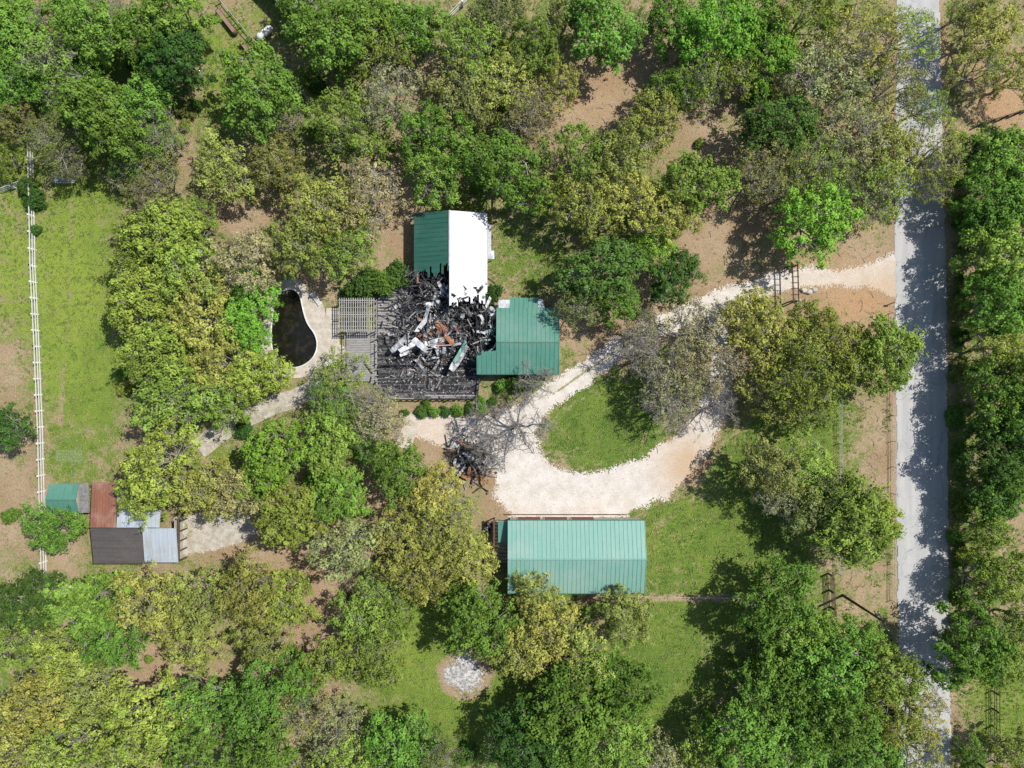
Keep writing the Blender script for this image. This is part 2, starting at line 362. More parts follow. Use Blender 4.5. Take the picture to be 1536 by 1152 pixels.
# ash pit
def f_pit(Xc,Yc):
    r=np.hypot(Yc-BURNPIT[1],Xc-BURNPIT[0])
    return (r+(fbm(Xc,Yc,1.1,3)-.5)*1.8+(RJ.rand(*Xc.shape)-.5)*1.1)<2.4
me,vx,vy=cells('ash_burn_pit',BURNPIT[0]-4,BURNPIT[0]+4,BURNPIT[1]-4,BURNPIT[1]+4,.10,f_pit,.02,M['ash'])
co=np.zeros(len(me.vertices)*3,np.float32); me.vertices.foreach_get('co',co); co=co.reshape(-1,3)
rr=np.hypot(co[:,0]-BURNPIT[0],co[:,1]-BURNPIT[1])
co[:,2]+=np.clip(1-rr/2.4,0,1)*.22*(.5+.9*fbm(co[:,0],co[:,1],.6,3)); me.vertices.foreach_set('co',co.ravel()); me.update()
pit_o=add_obj('ash_burn_pit',me)
mb=MB()
for i in range(60):
    a=random.uniform(0,6.28); r=abs(random.gauss(.5,.8))
    mb.obox((BURNPIT[0]+r*math.cos(a),BURNPIT[1]+r*math.sin(a),.08+.12*max(0,1-abs(r)/2)),(random.uniform(.15,.5),.04,.04),(random.uniform(-.2,.2),random.uniform(-.2,.2),a+random.gauss(0,.5)),random.choice([0,1,1,2]))
mb.obj('burnt_sticks',[M['char2'],M['ash'],M['sheetgrey']],pit_o)
# slabs
def ring(name,outer,inner,z1,zin,mat):
    import bmesh
    bm=bmesh.new(); E_=[]
    for P in (outer,inner):
        vs=[bm.verts.new((p[0],p[1],z1)) for p in P]
        E_+=[bm.edges.new((vs[i],vs[(i+1)%len(vs)])) for i in range(len(vs))]
    bmesh.ops.triangle_fill(bm,use_beauty=True,edges=E_)
    for P,zz in ((outer,-.1),(inner,zin)):
        a=[bm.verts.new((p[0],p[1],z1)) for p in P]; b=[bm.verts.new((p[0],p[1],zz)) for p in P]
        for i in range(len(P)):
            j=(i+1)%len(P); bm.faces.new((a[i],a[j],b[j],b[i]))
    bmesh.ops.recalc_face_normals(bm,faces=bm.faces)
    for f in bm.faces:
        if abs(f.normal.z)>.9 and f.normal.z<0: f.normal_flip()
    me=bpy.data.meshes.new(name); bm.to_mesh(me); bm.free(); me.materials.append(mat); return me
pool=E('swimming_pool')
add_obj('pool_deck',ring('pool_deck',POOLD,POOLW,.12,-1.7,M['concrete']),pool)
mb=MB(); mb.poly([(p[0],p[1],-.18) for p in POOLW]); o=mb.obj('water',[M['water']],pool)
if o.data.polygons[0].normal.z<0: o.data.flip_normals()
mb=MB()
mb.tube([(p[0],p[1],.13) for p in POOLW]+[(POOLW[0][0],POOLW[0][1],.13)],.09,0,6); mb.obj('coping',[M['white']],pool)
mb=MB(); a=W(505,480); mb.box(a[0]-1.4,a[0]+.4,a[1]-5.0,a[1]+1.6,0,.10,0); mb.obj('patio_slab',[M['concrete']],pool)
mb=MB()
x,y=W(430,437); mb.tube([(x,y,.1),(x,y,.9),(x-.1,y-.5,.95)],.04,0); mb.tube([(x+.4,y,.1),(x+.4,y,.9),(x+.3,y-.5,.95)],.04,0)
mb.obj('pool_ladder_rails',[M['steel']],pool)
def lounge(px,py,an):
    c=E('patio_lounge_chair'); mb=MB(); x,y=W(px,py); R=Matrix.Rotation(an,3,'Z')
    def bx(cx,cy,cz,sx,sy,sz,ry=0):
        p=R@Vector((cx,cy,cz)); mb.obox((x+p.x,y+p.y,cz+.1),(sx,sy,sz),(0,ry,an),0)
    for k in range(9): bx(-.55+k*.15,0,.32,.11,.6,.03)
    for k in range(4): bx(.80+k*.12,0,.42+k*.09,.11,.6,.03,-.6)
    for a_ in(-.55,.6):
        for b_ in(-.27,.27): bx(a_,b_,.15,.05,.05,.3)
    mb.obj('slats',[M['white']],c)
lounge(494,545,.4); lounge(478,452,2.2)
def ribbon(L):
    l=[];r=[];P=[W(a,b) for a,b,_ in L]
    for i,(a,b,c) in enumerate(L):
        p=P[max(i-1,0)];q=P[min(i+1,len(P)-1)]; d=Vector((q[0]-p[0],q[1]-p[1])).normalized(); n=Vector((-d.y,d.x))*c*S
        l.append((P[i][0]+n.x,P[i][1]+n.y)); r.append((P[i][0]-n.x,P[i][1]-n.y))
    return l,r
def path(name,L,mat,th=.07):
    mb=MB(); l,r=ribbon(L)
    for i in range(len(l)-1): mb.hexa([(*l[i],-.08),(*r[i],-.08),(*r[i+1],-.08),(*l[i+1],-.08),(*l[i],th),(*r[i],th),(*r[i+1],th),(*l[i+1],th)],0)
    return mb.obj(name,[mat])
path('concrete_path',[(478,563,10),(468,583,12),(442,598,14),(402,610,15),(362,630,15),(328,650,15),(298,674,16)],M['concrete2'])
path('concrete_path',[(622,622,10),(614,645,11),(604,672,12)],M['concrete'])
def f_slab(Xc,Yc):
    P=PX([(262,775),(300,768),(375,775),(385,800),(340,822),(262,835)])
    return (sdf_poly(Xc,Yc,P)+dn(Xc,Yc)*.4)<0
a=W(250,850);b=W(400,755)
me,_,_=cells('concrete_yard',a[0],b[0],a[1],b[1],.14,f_slab,.014,M['concrete2']); add_obj('concrete_yard',me)
# ------------------------------------------------------------ roofs / buildings
def ribs(mb,e0,e1,r1,r0,sp,m,w=.05,h=.05):
    e0,e1,r1,r0=map(Vector,(e0,e1,r1,r0)); L=(e1-e0).length; n=max(1,int(L/sp)); nr=(e1-e0).cross(r0-e0).normalized()
    if nr.z<0: nr=-nr
    d=(e1-e0).normalized()*w/2
    for i in range(n+1):
        t=i/n; a=e0.lerp(e1,t)+nr*h; b=r0.lerp(r1,t)+nr*h
        mb.slab([a-d,a+d,b+d,b-d],h+.01,m)
def gable(mb,x0,x1,y0,y1,ze,zr,axis,m,m2=None,sp=.6,th=.1,ridge=None):
    if m2 is None:m2=m
    yr=ridge if ridge is not None else (y0+y1)/2
    A=[(x0,y0,ze),(x1,y0,ze),(x1,yr,zr),(x0,yr,zr)]; B=[(x0,y1,ze),(x1,y1,ze),(x1,yr,zr),(x0,yr,zr)]
    mb.tube([(x0,yr,zr+.02),(x1,yr,zr+.02)],.1,m,6)
    mb.slab(A,th,m); mb.slab(B,th,m2)
    ribs(mb,*A,sp,m); ribs(mb,*B,sp,m2)
def gwalls(mb,x0,x1,y0,y1,ze,zr,axis,m,ridge=None):
    mb.box(x0,x1,y0,y1,-.1,ze,m)
    yr=ridge if ridge is not None else (y0+y1)/2
    for x in (x0,x1-.1): mb.hexa([(x,y0,ze),(x+.1,y0,ze),(x+.1,y1,ze),(x,y1,ze),(x,yr-.02,zr),(x+.1,yr-.02,zr),(x+.1,yr+.02,zr),(x,yr+.02,zr)],m)
def wins(mb,face,c,lo,hi,n,z0,z1,m,mf,w=1.1):
    for i in range(n):
        t=lo+(hi-lo)*(i+.5)/n
        if face in 'EW':
            s=1 if face=='E' else -1; a,b=sorted((c,c+s*.05)); mb.box(a,b,t-w/2-.08,t+w/2+.08,z0-.08,z1+.08,mf); a,b=sorted((c+s*.03,c+s*.07)); mb.box(a,b,t-w/2,t+w/2,z0,z1,m)
        else:
            s=1 if face=='N' else -1; a,b=sorted((c,c+s*.05)); mb.box(t-w/2-.08,t+w/2+.08,a,b,z0-.08,z1+.08,mf); a,b=sorted((c+s*.03,c+s*.07)); mb.box(t-w/2,t+w/2,a,b,z0,z1,m)
# shop
shop=E('metal_workshop_building')
x0,y0=W(762,890,3.6); x1,y1=W(967,781,3.6)
mb=MB(); gable(mb,x0,x1,y0,y1,3.6,4.9,'x',0,sp=.55)
mb.box(x0,x1,y0-.1,y0,3.42,3.58,1); mb.box(x0,x1,y1,y1+.1,3.42,3.58,1); mb.obj('roof',[M['roofshop'],M['roofhouse']],shop)
mb=MB(); gwalls(mb,x0+.25,x1-.25,y0+.25,y1-.25,3.5,4.75,'x',0); mb.obj('walls',[M['siding']],shop)
mb=MB(); wins(mb,'N',y1-.25,x0+1,x1-6,3,.05,3.0,0,1,3.0); wins(mb,'E',x1-.25,y0+2,y1-2,2,1.1,2.1,2,1); wins(mb,'S',y0+.25,x0+1,x1-1,4,1.1,2.1,2,1); mb.obj('doors_and_windows',[M['redpaint'],M['white'],M['glass']],shop)
mb=MB()
px0=x0-1.9
for yy in (y1-.3,y1-3.2,y1-6.4): mb.box(px0,px0+.14,yy-.07,yy+.07,0,2.4,0)
mb.box(px0-.05,px0+.2,y1-6.6,y1,2.4,2.55,0)
for k in range(14): mb.box(px0-.1,x0+.2,y1-.2-k*.48,y1-.1-k*.48,2.56,2.62,0)
mb.box(px0+.3,x0,y1-6.3,y1-.6,-.02,.12,2)
mb.slab([(px0+.6,y1-3.0,2.75),(x0+.1,y1-3.0,2.9),(x0+.1,y1-.2,2.9),(px0+.6,y1-.2,2.75)],.05,1)
mb.obj('side_porch',[M['darkwood'],M['roofgar'],M['concrete2']],shop)
mb=MB(); xx=x0-.6
while xx<x1-2.4:
    L=random.uniform(1.4,2.6); mb.box(xx,xx+L-.05,y1+.10,y1+.2,-.05,.15,0); xx+=L
mb.obj('dark_north_strip',[M['darkwood']],shop)  # low dark-brown strip in random lengths along the workshop's north side
cx,cy=W(737,854)
mb=MB(); mb.prism([(cx+.7*math.cos(t),cy+.85*math.sin(t)) for t in np.linspace(0,6.28,15)[:-1]],.0,1.0,0); mb.prism([(cx+.5*math.cos(t),cy+.6*math.sin(t)) for t in np.linspace(0,6.28,15)[:-1]],1.0,1.08,0); mb.tube([(cx,cy,1.08),(cx,cy,1.3)],.1,1); mb.obj('red_storage_drum',[M['redpaint'],M['steel']])
mb=MB(); cx,cy=W(733,790)
for k in range(6): mb.obox((cx+random.uniform(-.5,.5),cy+random.uniform(-.6,.6),.3),(random.uniform(.4,.8),random.uniform(.3,.6),.6),(0,0,random.uniform(0,3)),k%4)
mb.obj('stacked_crates',[M['white'],M['darkwood'],M['deckgrey'],M['redpaint']])
# burned house
house=E('burned_house')
xw,yn=W(621,320,2.9); xe,_=W(731,320,2.9); xr,_=W(674,320,4.6)
ysL=W(0,408,3.2)[1]; ysR=W(0,452,3.2)[1]
mb=MB(); ze,zr=2.9,4.6
def jag_slope(xa,za,xb,zb,ytop,ybase,m,amp):
    n=18
    for i in range(n):
        t0,t1=i/n,(i+1)/n; e=ybase+random.uniform(-amp,amp)+(t0-.5)*amp
        x0_,x1_=xa+(xb-xa)*t0,xa+(xb-xa)*t1; z0_,z1_=za+(zb-za)*t0,za+(zb-za)*t1
        mb.slab([(x0_,e,z0_),(x1_,e+random.uniform(-.3,.3),z1_),(x1_,ytop,z1_),(x0_,ytop,z0_)],.1,m)
jag_slope(xw,ze,xr,zr,yn,ysL,0,.8); jag_slope(xr,zr,xe,ze,yn,ysR,1,.7)
y=yn-.3
while y>ysR+.9:
    if y>ysL+1.0: mb.slab([(xw,y-.03,ze+.05),(xr,y-.03,zr+.05),(xr,y+.03,zr+.05),(xw,y+.03,ze+.05)],.06,0)
    mb.slab([(xr,y-.025,zr+.04),(xe,y-.025,ze+.04),(xe,y+.025,ze+.04),(xr,y+.025,zr+.04)],.05,1); y-=.6
mb.tube([(xr,yn,zr+.03),(xr,ysL+.5,zr+.03)],.12,1)
for k in range(18):
    xx=random.uniform(xr+.3,xe-.4); yy=random.uniform(ysR-.8,ysR+2.0); zz=zr-(zr-ze)*(xx-xr)/(xe-xr)
    mb.sheet((xx,yy,zz+.12),random.uniform(.4,1.1),random.uniform(.12,.4),(random.uniform(-.2,.2),.3,random.uniform(0,3)),random.uniform(-.15,.15),random.choice([2,3,3]))
for k in range(5): mb.box(xr+random.uniform(.2,4),xr+random.uniform(4.2,5.0),yn+.02+k*.02,yn+.12+k*.02,2.7-k*.1,2.79-k*.1,3)
mb.obj('roof_north_wing',[M['roofhouse'],M['roofwhite'],M['sheetgrey'],M['char']],house)
mb=MB(); x0_,x1_=xw+.35,xe-.35
mb.box(x0_,x0_+.2,ysL-1.5,yn-.35,0,2.85,0); mb.box(x1_-.2,x1_,ysR,yn-.35,0,2.85,0); mb.box(x0_+.2,x1_-.2,yn-.55,yn-.35,0,2.85,0)
mb.hexa([(x0_,yn-.5,2.85),(x1_,yn-.5,2.85),(x1_,yn-.4,2.85),(x0_,yn-.4,2.85),(xr-.05,yn-.5,zr-.15),(xr+.05,yn-.5,zr-.15),(xr+.05,yn-.4,zr-.15),(xr-.05,yn-.4,zr-.15)],0)
mb.obj('walls_north_wing',[M['brick']],house)
mb=MB(); wins(mb,'N',yn-.35,x0_+1,x1_-1,3,.9,2.2,0,1,1.3); wins(mb,'W',x0_,ysL,yn-1,2,.9,2.2,0,1,1.3); wins(mb,'E',x1_,ysR+2,yn-3,2,.9,2.2,0,1,1.3); mb.obj('windows_north_wing',[M['glass'],M['white']],house)
mb=MB(); a=W(737,336,2.6);b=W(741,388,2.6); mb.box(xe+.02,xe+.5,b[1],a[1],2.4,2.5,0); mb.box(xe+.4,xe+.9,b[1],b[1]+1.1,2.3,2.39,0)
for yy in (b[1]+.1,a[1]-.2): mb.box(xe+.38,xe+.48,yy,yy+.1,0,2.4,0)
mb.obj('side_canopy',[M['sheetwhite']],house)
# east wing
ge,gr=2.8,4.2
x0,y0=W(745,561,ge); x1,y1=W(838,462,ge); yr=W(0,513,gr)[1]
mb=MB(); gable(mb,x0,x1,y0,y1,ge,gr,'x',0,sp=.55,ridge=yr)
sl=(gr-ge)/(y1-yr); xb0=W(765,0,ge)[0]; xb1=W(807,0,ge)[0]; yb=W(0,446,ge)[1]; zb=ge-sl*(yb-y1)
mb.slab([(xb0,y1-.01,ge+.012),(xb1,y1-.01,ge+.012),(xb1,yb,zb),(xb0,yb,zb)],.1,0); ribs(mb,(xb0,yb,zb),(xb1,yb,zb),(xb1,y1,ge),(xb0,y1,ge),.55,0)
xl=W(715,0,ge)[0]; sl2=(gr-ge)/(yr-y0); ym=W(0,530,ge)[1]
for i in range(8):
    t=i/8; xx=x0-(x0-xl)*t; xx2=x0-(x0-xl)*(t+.125); top=yr-.3-(yr-ym)*(.3+t*.6)+random.uniform(-.3,.3)
    mb.slab([(xx2,y0,ge),(xx,y0,ge),(xx,top,ge+(top-y0)*sl2),(xx2,top-.2,ge+(top-.2-y0)*sl2)],.1,0)
ribs(mb,(xl+.1,y0,ge),(x0,y0,ge),(x0,ym,ge+(ym-y0)*sl2),(xl+.1,ym,ge+(ym-y0)*sl2),.55,0)
mb.box(xl,x1,y0-.1,y0,ge-.16,ge-.02,1); mb.box(x1,x1+.08,y0-.1,y1,ge-.16,ge-.02,1); mb.box(xb1,x1,y1,y1+.1,ge-.16,ge-.02,1)
mb.obj('roof_east_wing',[M['roofgar'],M['roofhouse']],house)
mb=MB(); mb.slab([(xb0-1.5,y1+.02,ge-.05),(xb0-.02,y1+.02,ge-.05),(xb0-.02,y1+1.1,ge-.2),(xb0-1.5,y1+1.1,ge-.2)],.06,0)
mb.slab([(xb1+.02,y1+.02,ge-.05),(xb1+.9,y1+.02,ge-.05),(xb1+.6,yb-.2,ge-.2),(xb1+.02,yb-.2,ge-.2)],.06,0); mb.obj('white_roof_flashing',[M['sheetwhite']],house)
mb=MB(); gwalls(mb,x0+.3,x1-.3,y0+.3,y1-.3,ge-.12,gr-.15,'x',0,yr); mb.box(xb0+.2,xb1-.2,y1-.3,yb-.3,0,zb-.15,0); mb.obj('walls_east_wing',[M['brick']],house)
mb=MB(); wins(mb,'S',y0+.3,x0+1,x1-1,3,.9,2.1,0,1,1.3); wins(mb,'E',x1-.3,y0+.6,y1-.6,2,.05,2.2,1,2,3.0); mb.obj('windows_east_wing',[M['glass'],M['white'],M['siding']],house)
# burned core
OCT=PX([(594,424),(640,418),(720,440),(745,462),(745,520),(720,562),(717,598),(592,599),(568,577),(567,450)])
mb=MB(); mb.prism(OCT,-.1,.35,0); mb.obj('burned_floor_slab',[M['char2']],house)
def xint(P,y):
    xs=[]
    for i in range(len(P)):
        p=P[i];q=P[(i+1)%len(P)]
        if (p[1]>y)!=(q[1]>y): xs.append(p[0]+(q[0]-p[0])*(y-p[1])/(q[1]-p[1]))
    return sorted(xs)
mb=MB(); ys=[p[1] for p in OCT]; y=min(ys)+.1
while y<max(ys)-.1:
    xs=xint(OCT,y)
    if len(xs)>=2:
        x=xs[0]
        while x<xs[-1]-.2:
            L=min(random.uniform(1.2,3.6),xs[-1]-x); px=(x+L/2)/S+768; py=576-y/S
            grey=(px<626 and py<505) or (py>540 and random.random()<.06)
            if py>593: grey=True
            m=random.choice([0,0,0,1]) if grey else random.choice([1,1,2,2,2])
            if random.random()>(.05 if grey else .15): mb.box(x+.02,x+L-.02,y-.085,y+.085,.38,.44+random.uniform(0,.02),m)
            x+=L
    y+=.21
mb.obj('deck_boards',[M['deckgrey'],M['char2'],M['char']],house)
mb=MB()
for i in range(len(OCT)):
    p,q=OCT[i],OCT[(i+1)%len(OCT)]; L=math.hypot(q[0]-p[0],q[1]-p[1]); n=max(1,int(L/.8)); an=math.atan2(q[1]-p[1],q[0]-p[0])
    for k in range(n):
        t=(k+.5)/n; h=random.choice([.5,.8,1.1,1.5]); x=p[0]+(q[0]-p[0])*t; y=p[1]+(q[1]-p[1])*t
        mb.obox((x,y,.35+h/2),(.12,.12,h),(0,0,an),0 if i not in(8,7) else 1)
        if random.random()<.7: mb.obox((x,y,1.1),(L/n,.1,.08),(0,random.uniform(-.1,.1),an),0 if i not in(8,7) else 1)
for (p,q) in [((640,520),(712,520)),((640,470),(640,520)),((705,455),(705,560)),((600,535),(715,535)),((622,425),(622,470)),((735,470),(735,540)),((716,500),(745,500)),((575,548),(715,548)),((660,430),(660,470))]:
    P=W(*p);Q=W(*q); L=math.hypot(Q[0]-P[0],Q[1]-P[1]); an=math.atan2(Q[1]-P[1],Q[0]-P[0]); n=int(L/.5)
    for k in range(n):
        t=(k+.5)/n; h=random.uniform(.3,1.9)
        mb.obox((P[0]+(Q[0]-P[0])*t,P[1]+(Q[1]-P[1])*t,.4+h/2),(.1,.1,h),(random.uniform(-.1,.1),random.uniform(-.1,.1),an),0)
    mb.obox(((P[0]+Q[0])/2,(P[1]+Q[1])/2,.6),(L,.12,.4),(0,0,an),0)
mb.obj('charred_wall_stubs',[M['char'],M['deckgrey']],house)
mb=MB()
def boards(cx,cy,sx,sy,n,z0,z1,mats,Lr=(.8,3.2),tilt=.35):
    for _ in range(n):
        x=random.gauss(cx,sx);y=random.gauss(cy,sy); xx,yy=W(x,y); L=random.uniform(*Lr)
        mb.obox((xx,yy,random.uniform(z0,z1)),(L,random.uniform(.05,.16),random.uniform(.04,.12)),(random.uniform(-.3,.3),random.uniform(-tilt,tilt),random.uniform(0,3.14)),random.choice(mats))
boards(652,480,27,26,360,.5,1.5,[0,0,0,1,1,1,2]); boards(652,470,27,24,240,1.3,2.3,[0,0,0,1,1,2],(.5,2.2)); boards(640,565,38,14,60,.45,.7,[0,1,2],(.4,1.8),.08)
boards(725,500,10,26,120,.5,2.6,[0,0,0,1,2]); boards(652,425,20,11,120,1.2,3.3,[0,0,1],(1.,2.8),.6); boards(585,500,10,25,30,.45,.7,[0,1,2],(.4,1.5),.1)
for k in range(14):
    x=W(716+k*2.1,0)[0]; mb.obox((x,W(0,485+random.uniform(-6,6))[1],2.6+random.uniform(-.6,.3)),(.08,random.uniform(2.5,5.0),.14),(random.uniform(-.3,.3),random.uniform(-.1,.1),random.uniform(-.1,.1)),0)
mb.obj('charred_timbers',[M['char'],M['char2'],M['deckgrey']],house)
mb=MB()
def sheets(cx,cy,sx,sy,n,z,mats,Lr=(.5,1.9),Wr=(.2,.55)):
    for _ in range(n):
        xx,yy=W(random.gauss(cx,sx),random.gauss(cy,sy))
        mb.sheet((xx,yy,random.uniform(*z)),random.uniform(*Lr),random.uniform(*Wr),(random.uniform(-.5,.5),random.uniform(-.5,.5),random.uniform(0,6.28)),random.uniform(-.5,.5),random.choice(mats))
sheets(650,492,26,20,74,(.8,2.1),[0,0,0,1,5,5]); sheets(662,498,18,14,16,(1.4,2.3),[2,2,2,3],(.4,1.3),(.25,.6)); sheets(620,512,20,12,12,(.9,1.7),[1,0,0]); sheets(685,442,20,14,30,(1.5,2.9),[1,0,0,5]); sheets(733,495,9,26,40,(1.2,3.0),[1,1,0,4],(.4,1.5),(.15,.5)); sheets(640,565,35,14,24,(.55,.7),[0,0,1],(.15,.6),(.1,.3))
for (px,py,L,w,an,m) in [(688,537,3.9,1.0,1.05,0),(690,528,3.2,.45,1.05,4),(600,515,3.2,.8,.75,0),(612,520,2.6,.6,.5,1),(630,517,2.4,.8,-.7,1),(663,490,1.9,.6,-.6,2),(674,510,1.7,.6,-.9,2),(655,512,2.2,.8,.3,0),(640,470,2.3,.5,1.3,0),(648,518,2.0,.5,-.3,1),(632,488,2.6,.6,.9,1),(650,455,2.0,.6,.2,1)]:
    mb.sheet(W3(px,py,2.1),L,w,(random.uniform(-.15,.15),random.uniform(-.15,.15),an),.15,m)
mb.obj('collapsed_sheet_metal',[M['sheetgrey'],M['sheetwhite'],M['rust'],M['redpaint'],M['roofgar'],M['char2']],house)
mb=MB()
for _ in range(2400):
    r=random.random()
    if r<.65: x=random.gauss(650,34); y=random.gauss(500,36)
    elif r<.85: x=random.uniform(575,712); y=random.uniform(535,597)
    else: x=random.gauss(728,10); y=random.gauss(495,25)
    if not(570<x<744 and 425<y<597): continue
    s=random.uniform(.05,.24); xx,yy=W(x,y); mb.obox((xx,yy,.45+random.uniform(0,.6 if y<535 else .1)),(s,s*random.uniform(.4,1),s*.6),(random.random(),random.random(),random.random()*3),random.choice([0,0,0,1,1,1,2,3,4]) if random.random()<.94 else 5)
mb.obj('rubble',[M['char'],M['char2'],M['ash'],M['sheetgrey'],M['deckgrey'],M['rust']],house)
mb=MB(); x0,y0=W(520,572);x1,y1=W(556,498); y=y0
while y<y1: mb.box(x0,x1,y,y+.19,.22,.28,0); y+=.23
mb.box(x0+.1,x1-.1,y0,y1,-.05,.2,1)
x2=W(566,0)[0]
y=y0-.3
while y<y1: mb.box(x1+.05,x2-.03,y,y+.19,.3,.36,0); y+=.23
for yy in np.arange(y0,y1,1.5): mb.box(x0,x0+.09,yy,yy+.09,.2,1.2,0)
mb.box(x0-.01,x0+.1,y0,y1,1.2,1.26,0)
mb.obj('wooden_boardwalk',[M['deckgrey'],M['char2']],house)
perg=E('wooden_pergola'); x0,y0=W(509,497,2.5);x1,y1=W(562,448,2.5)
mb=MB()
for x in (x0+.2,(x0+x1)/2,x1-.2):
    for y in (y0+.2,y1-.2): mb.box(x-.07,x+.07,y-.07,y+.07,0,2.35,0)
for y in (y0+.12,(y0+y1)/2,y1-.28): mb.box(x0,x1,y,y+.14,2.35,2.5,0)
mb.obj('posts_and_beams',[M['deckgrey']],perg)
mb=MB(); x=x0
while x<x1: mb.box(x,x+.09,y0-.1,y1+.1,2.5,2.6,0); x+=.3
y=y0
while y<y1: mb.box(x0-.1,x1+.1,y,y+.05,2.6,2.65,0); y+=.62
mb.obj('slats',[M['silver']],perg)
pile=E('burned_debris_pile'); mb=MB()
for _ in range(230):
    a=random.uniform(0,6.28); r=abs(random.gauss(0,.5)); x,y=W(706+r*34*math.cos(a),692+r*38*math.sin(a)); z=.15+max(0,1.1-r*1.2)*random.random()
    mb.obox((x,y,z),(random.uniform(.5,2.6),random.uniform(.05,.18),.08),(random.uniform(-.3,.3),random.uniform(-.4,.4),random.uniform(0,3.14)),random.choice([0,0,0,1,2]))
for _ in range(520):
    a=random.uniform(0,6.28); r=abs(random.gauss(0,.55)); x,y=W(706+r*36*math.cos(a),692+r*40*math.sin(a)); s=random.uniform(.08,.35)
    mb.obox((x,y,.1+max(0,.8-r)*random.random()),(s,s*.7,s*.5),(random.random(),random.random(),random.random()*3),random.choice([0,0,1,3,0,1,4]))
mb.obj('charred_pieces',[M['char'],M['char2'],M['deckgrey'],M['ash'],M['rust']],pile)
mb=MB(); sheets(702,690,16,20,32,(.4,1.2),[0,1,0,2],(.5,2.2),(.2,.5)); mb.obj('metal_pieces',[M['sheetgrey'],M['sheetwhite'],M['rust']],pile)
# sheds
sh=E('green_roof_shed'); x0,y0=W(74,771,2.4);x1,y1=W(118,726,2.4)
mb=MB(); gable(mb,x0,x1,y0,y1,2.4,3.1,'x',0,sp=.5); mb.obj('roof',[M['roofgar']],sh)
mb=MB(); gwalls(mb,x0+.15,x1-.15,y0+.15,y1-.15,2.3,2.95,'x',0); mb.box(x1-.14,x1-.09,y0+1.2,y0+2.4,0,2.0,1); mb.obj('walls',[M['siding'],M['darkwood']],sh)
mb=MB(); mb.slab([(x1+.02,y0+.1,2.3),(x1+1.1,y0+.1,2.0),(x1+1.1,y1-.1,2.0),(x1+.02,y1-.1,2.3)],.06,0); mb.box(x1+1.0,x1+1.08,y0+.1,y0+.2,0,1.9,1); mb.box(x1+1.0,x1+1.08,y1-.3,y1-.2,0,1.9,1); mb.obj('lean_to',[M['steel'],M['darkwood']],sh)
sh=E('tin_roof_barn')
def rr4(px0,py0,px1,py1,h): a=W(px0,py1,h);b=W(px1,py0,h); return a[0],b[0],a[1],b[1]
mb=MB()
x0,x1,y0,y1=rr4(137,724,175,791,2.9); A=[(x0,y0,3.1),(x1,y0,3.1),(x1,y1,2.7),(x0,y1,2.7)]; mb.slab(A,.06,0); ribs(mb,*A,.35,0)
x0,x1,y0,y1=rr4(176,766,240,791,2.9); A=[(x0,y0,3.05),(x1,y0,3.05),(x1,y1,2.75),(x0,y1,2.75)]; mb.slab(A,.06,2); ribs(mb,*A,.5,2)
x0,x1,y0,y1=rr4(176,735,205,765,2.6); A=[(x0,y0,2.6),(x1,y0,2.6),(x1,y1,2.45),(x0,y1,2.45)]; mb.slab(A,.06,2); ribs(mb,*A,.5,2)
x0,x1,y0,y1=rr4(137,792,214,847,2.9); A=[(x0,y0,2.4),(x1,y0,2.4),(x1,y1,3.15),(x0,y1,3.15)]; mb.slab(A,.08,1)
x0,x1,y0,y1=rr4(215,792,265,845,2.9); A=[(x0,y0,2.45),(x1,y0,2.45),(x1,y1,3.1),(x0,y1,3.1)]; mb.slab(A,.06,2); ribs(mb,*A,.5,2)
mb.obj('roof_panels',[M['roofrust'],M['roofdark'],M['roofblue']],sh)
mb=MB(); x0,x1,y0,y1=rr4(140,728,262,843,2.4); ym=W(0,792,2.4)[1]
mb.box(x0,x0+.1,y0,y1,0,2.3,0); mb.box(x0+.1,x1,y0,y0+.1,0,2.3,0); mb.box(x1-.1,x1,y0+.1,ym+1,0,2.3,0)
for yy in np.arange(y0,ym+2,1.3): mb.box(x1+.45,x1+.6,yy,yy+.15,0,2.3,1)
mb.box(x1+.4,x1+.65,y0,ym+1.5,2.3,2.45,1)
mb.obj('walls_and_posts',[M['siding'],M['darkwood']],sh)
nb=E('neighbor_house'); mb=MB()
a=Vector(W3(413,0,2.8)); b=Vector(W3(446,33,2.8)); u=(b-a).normalized(); v=Vector((-u.y,u.x,0))
if v.x<0: v=-v
u2=u; p0=a-u2*8; p1=b
A=[p0,p1,p1+v*5+Vector((0,0,1.5)),p0+v*5+Vector((0,0,1.5))]; B=[p0+v*10,p1+v*10,p1+v*5+Vector((0,0,1.5)),p0+v*5+Vector((0,0,1.5))]
mb.slab(A,.1,0); mb.slab(B,.1,0); ribs(mb,*A,.6,0); ribs(mb,*B,.6,0)
mb.obj('roof',[M['roofwhite']],nb)
mb=MB(); q=[p0+v*.4,p1-u2*.4+v*.4,p1-u2*.4+v*9.6,p0+v*9.6]; mb.prism([(k.x,k.y) for k in q],0,2.75,0); mb.obj('walls',[M['siding']],nb)
def lathe(mb,prof,c,ax,m,n=14):
    mb.tube([Vector(c)+Vector(ax)*a for a,_ in prof],[r for _,r in prof],m,n)
pt=E('propane_tank'); mb=MB(); c=W3(397,49,.8); an=math.radians(38); ax=(math.cos(an),math.sin(an),0)
lathe(mb,[(-1.25,.05),(-1.2,.25),(-1.05,.4),(-.85,.47),(.85,.47),(1.05,.4),(1.2,.25),(1.25,.05)],c,ax,0)
mb.obox((c[0],c[1],c[2]+.5),(.3,.3,.22),(0,0,an),0)
for s in(-.7,.7): mb.obox((c[0]+s*ax[0],c[1]+s*ax[1],.18),(.12,.7,.4),(0,0,an),1)
mb.obj('tank',[M['white'],M['steel']],pt)
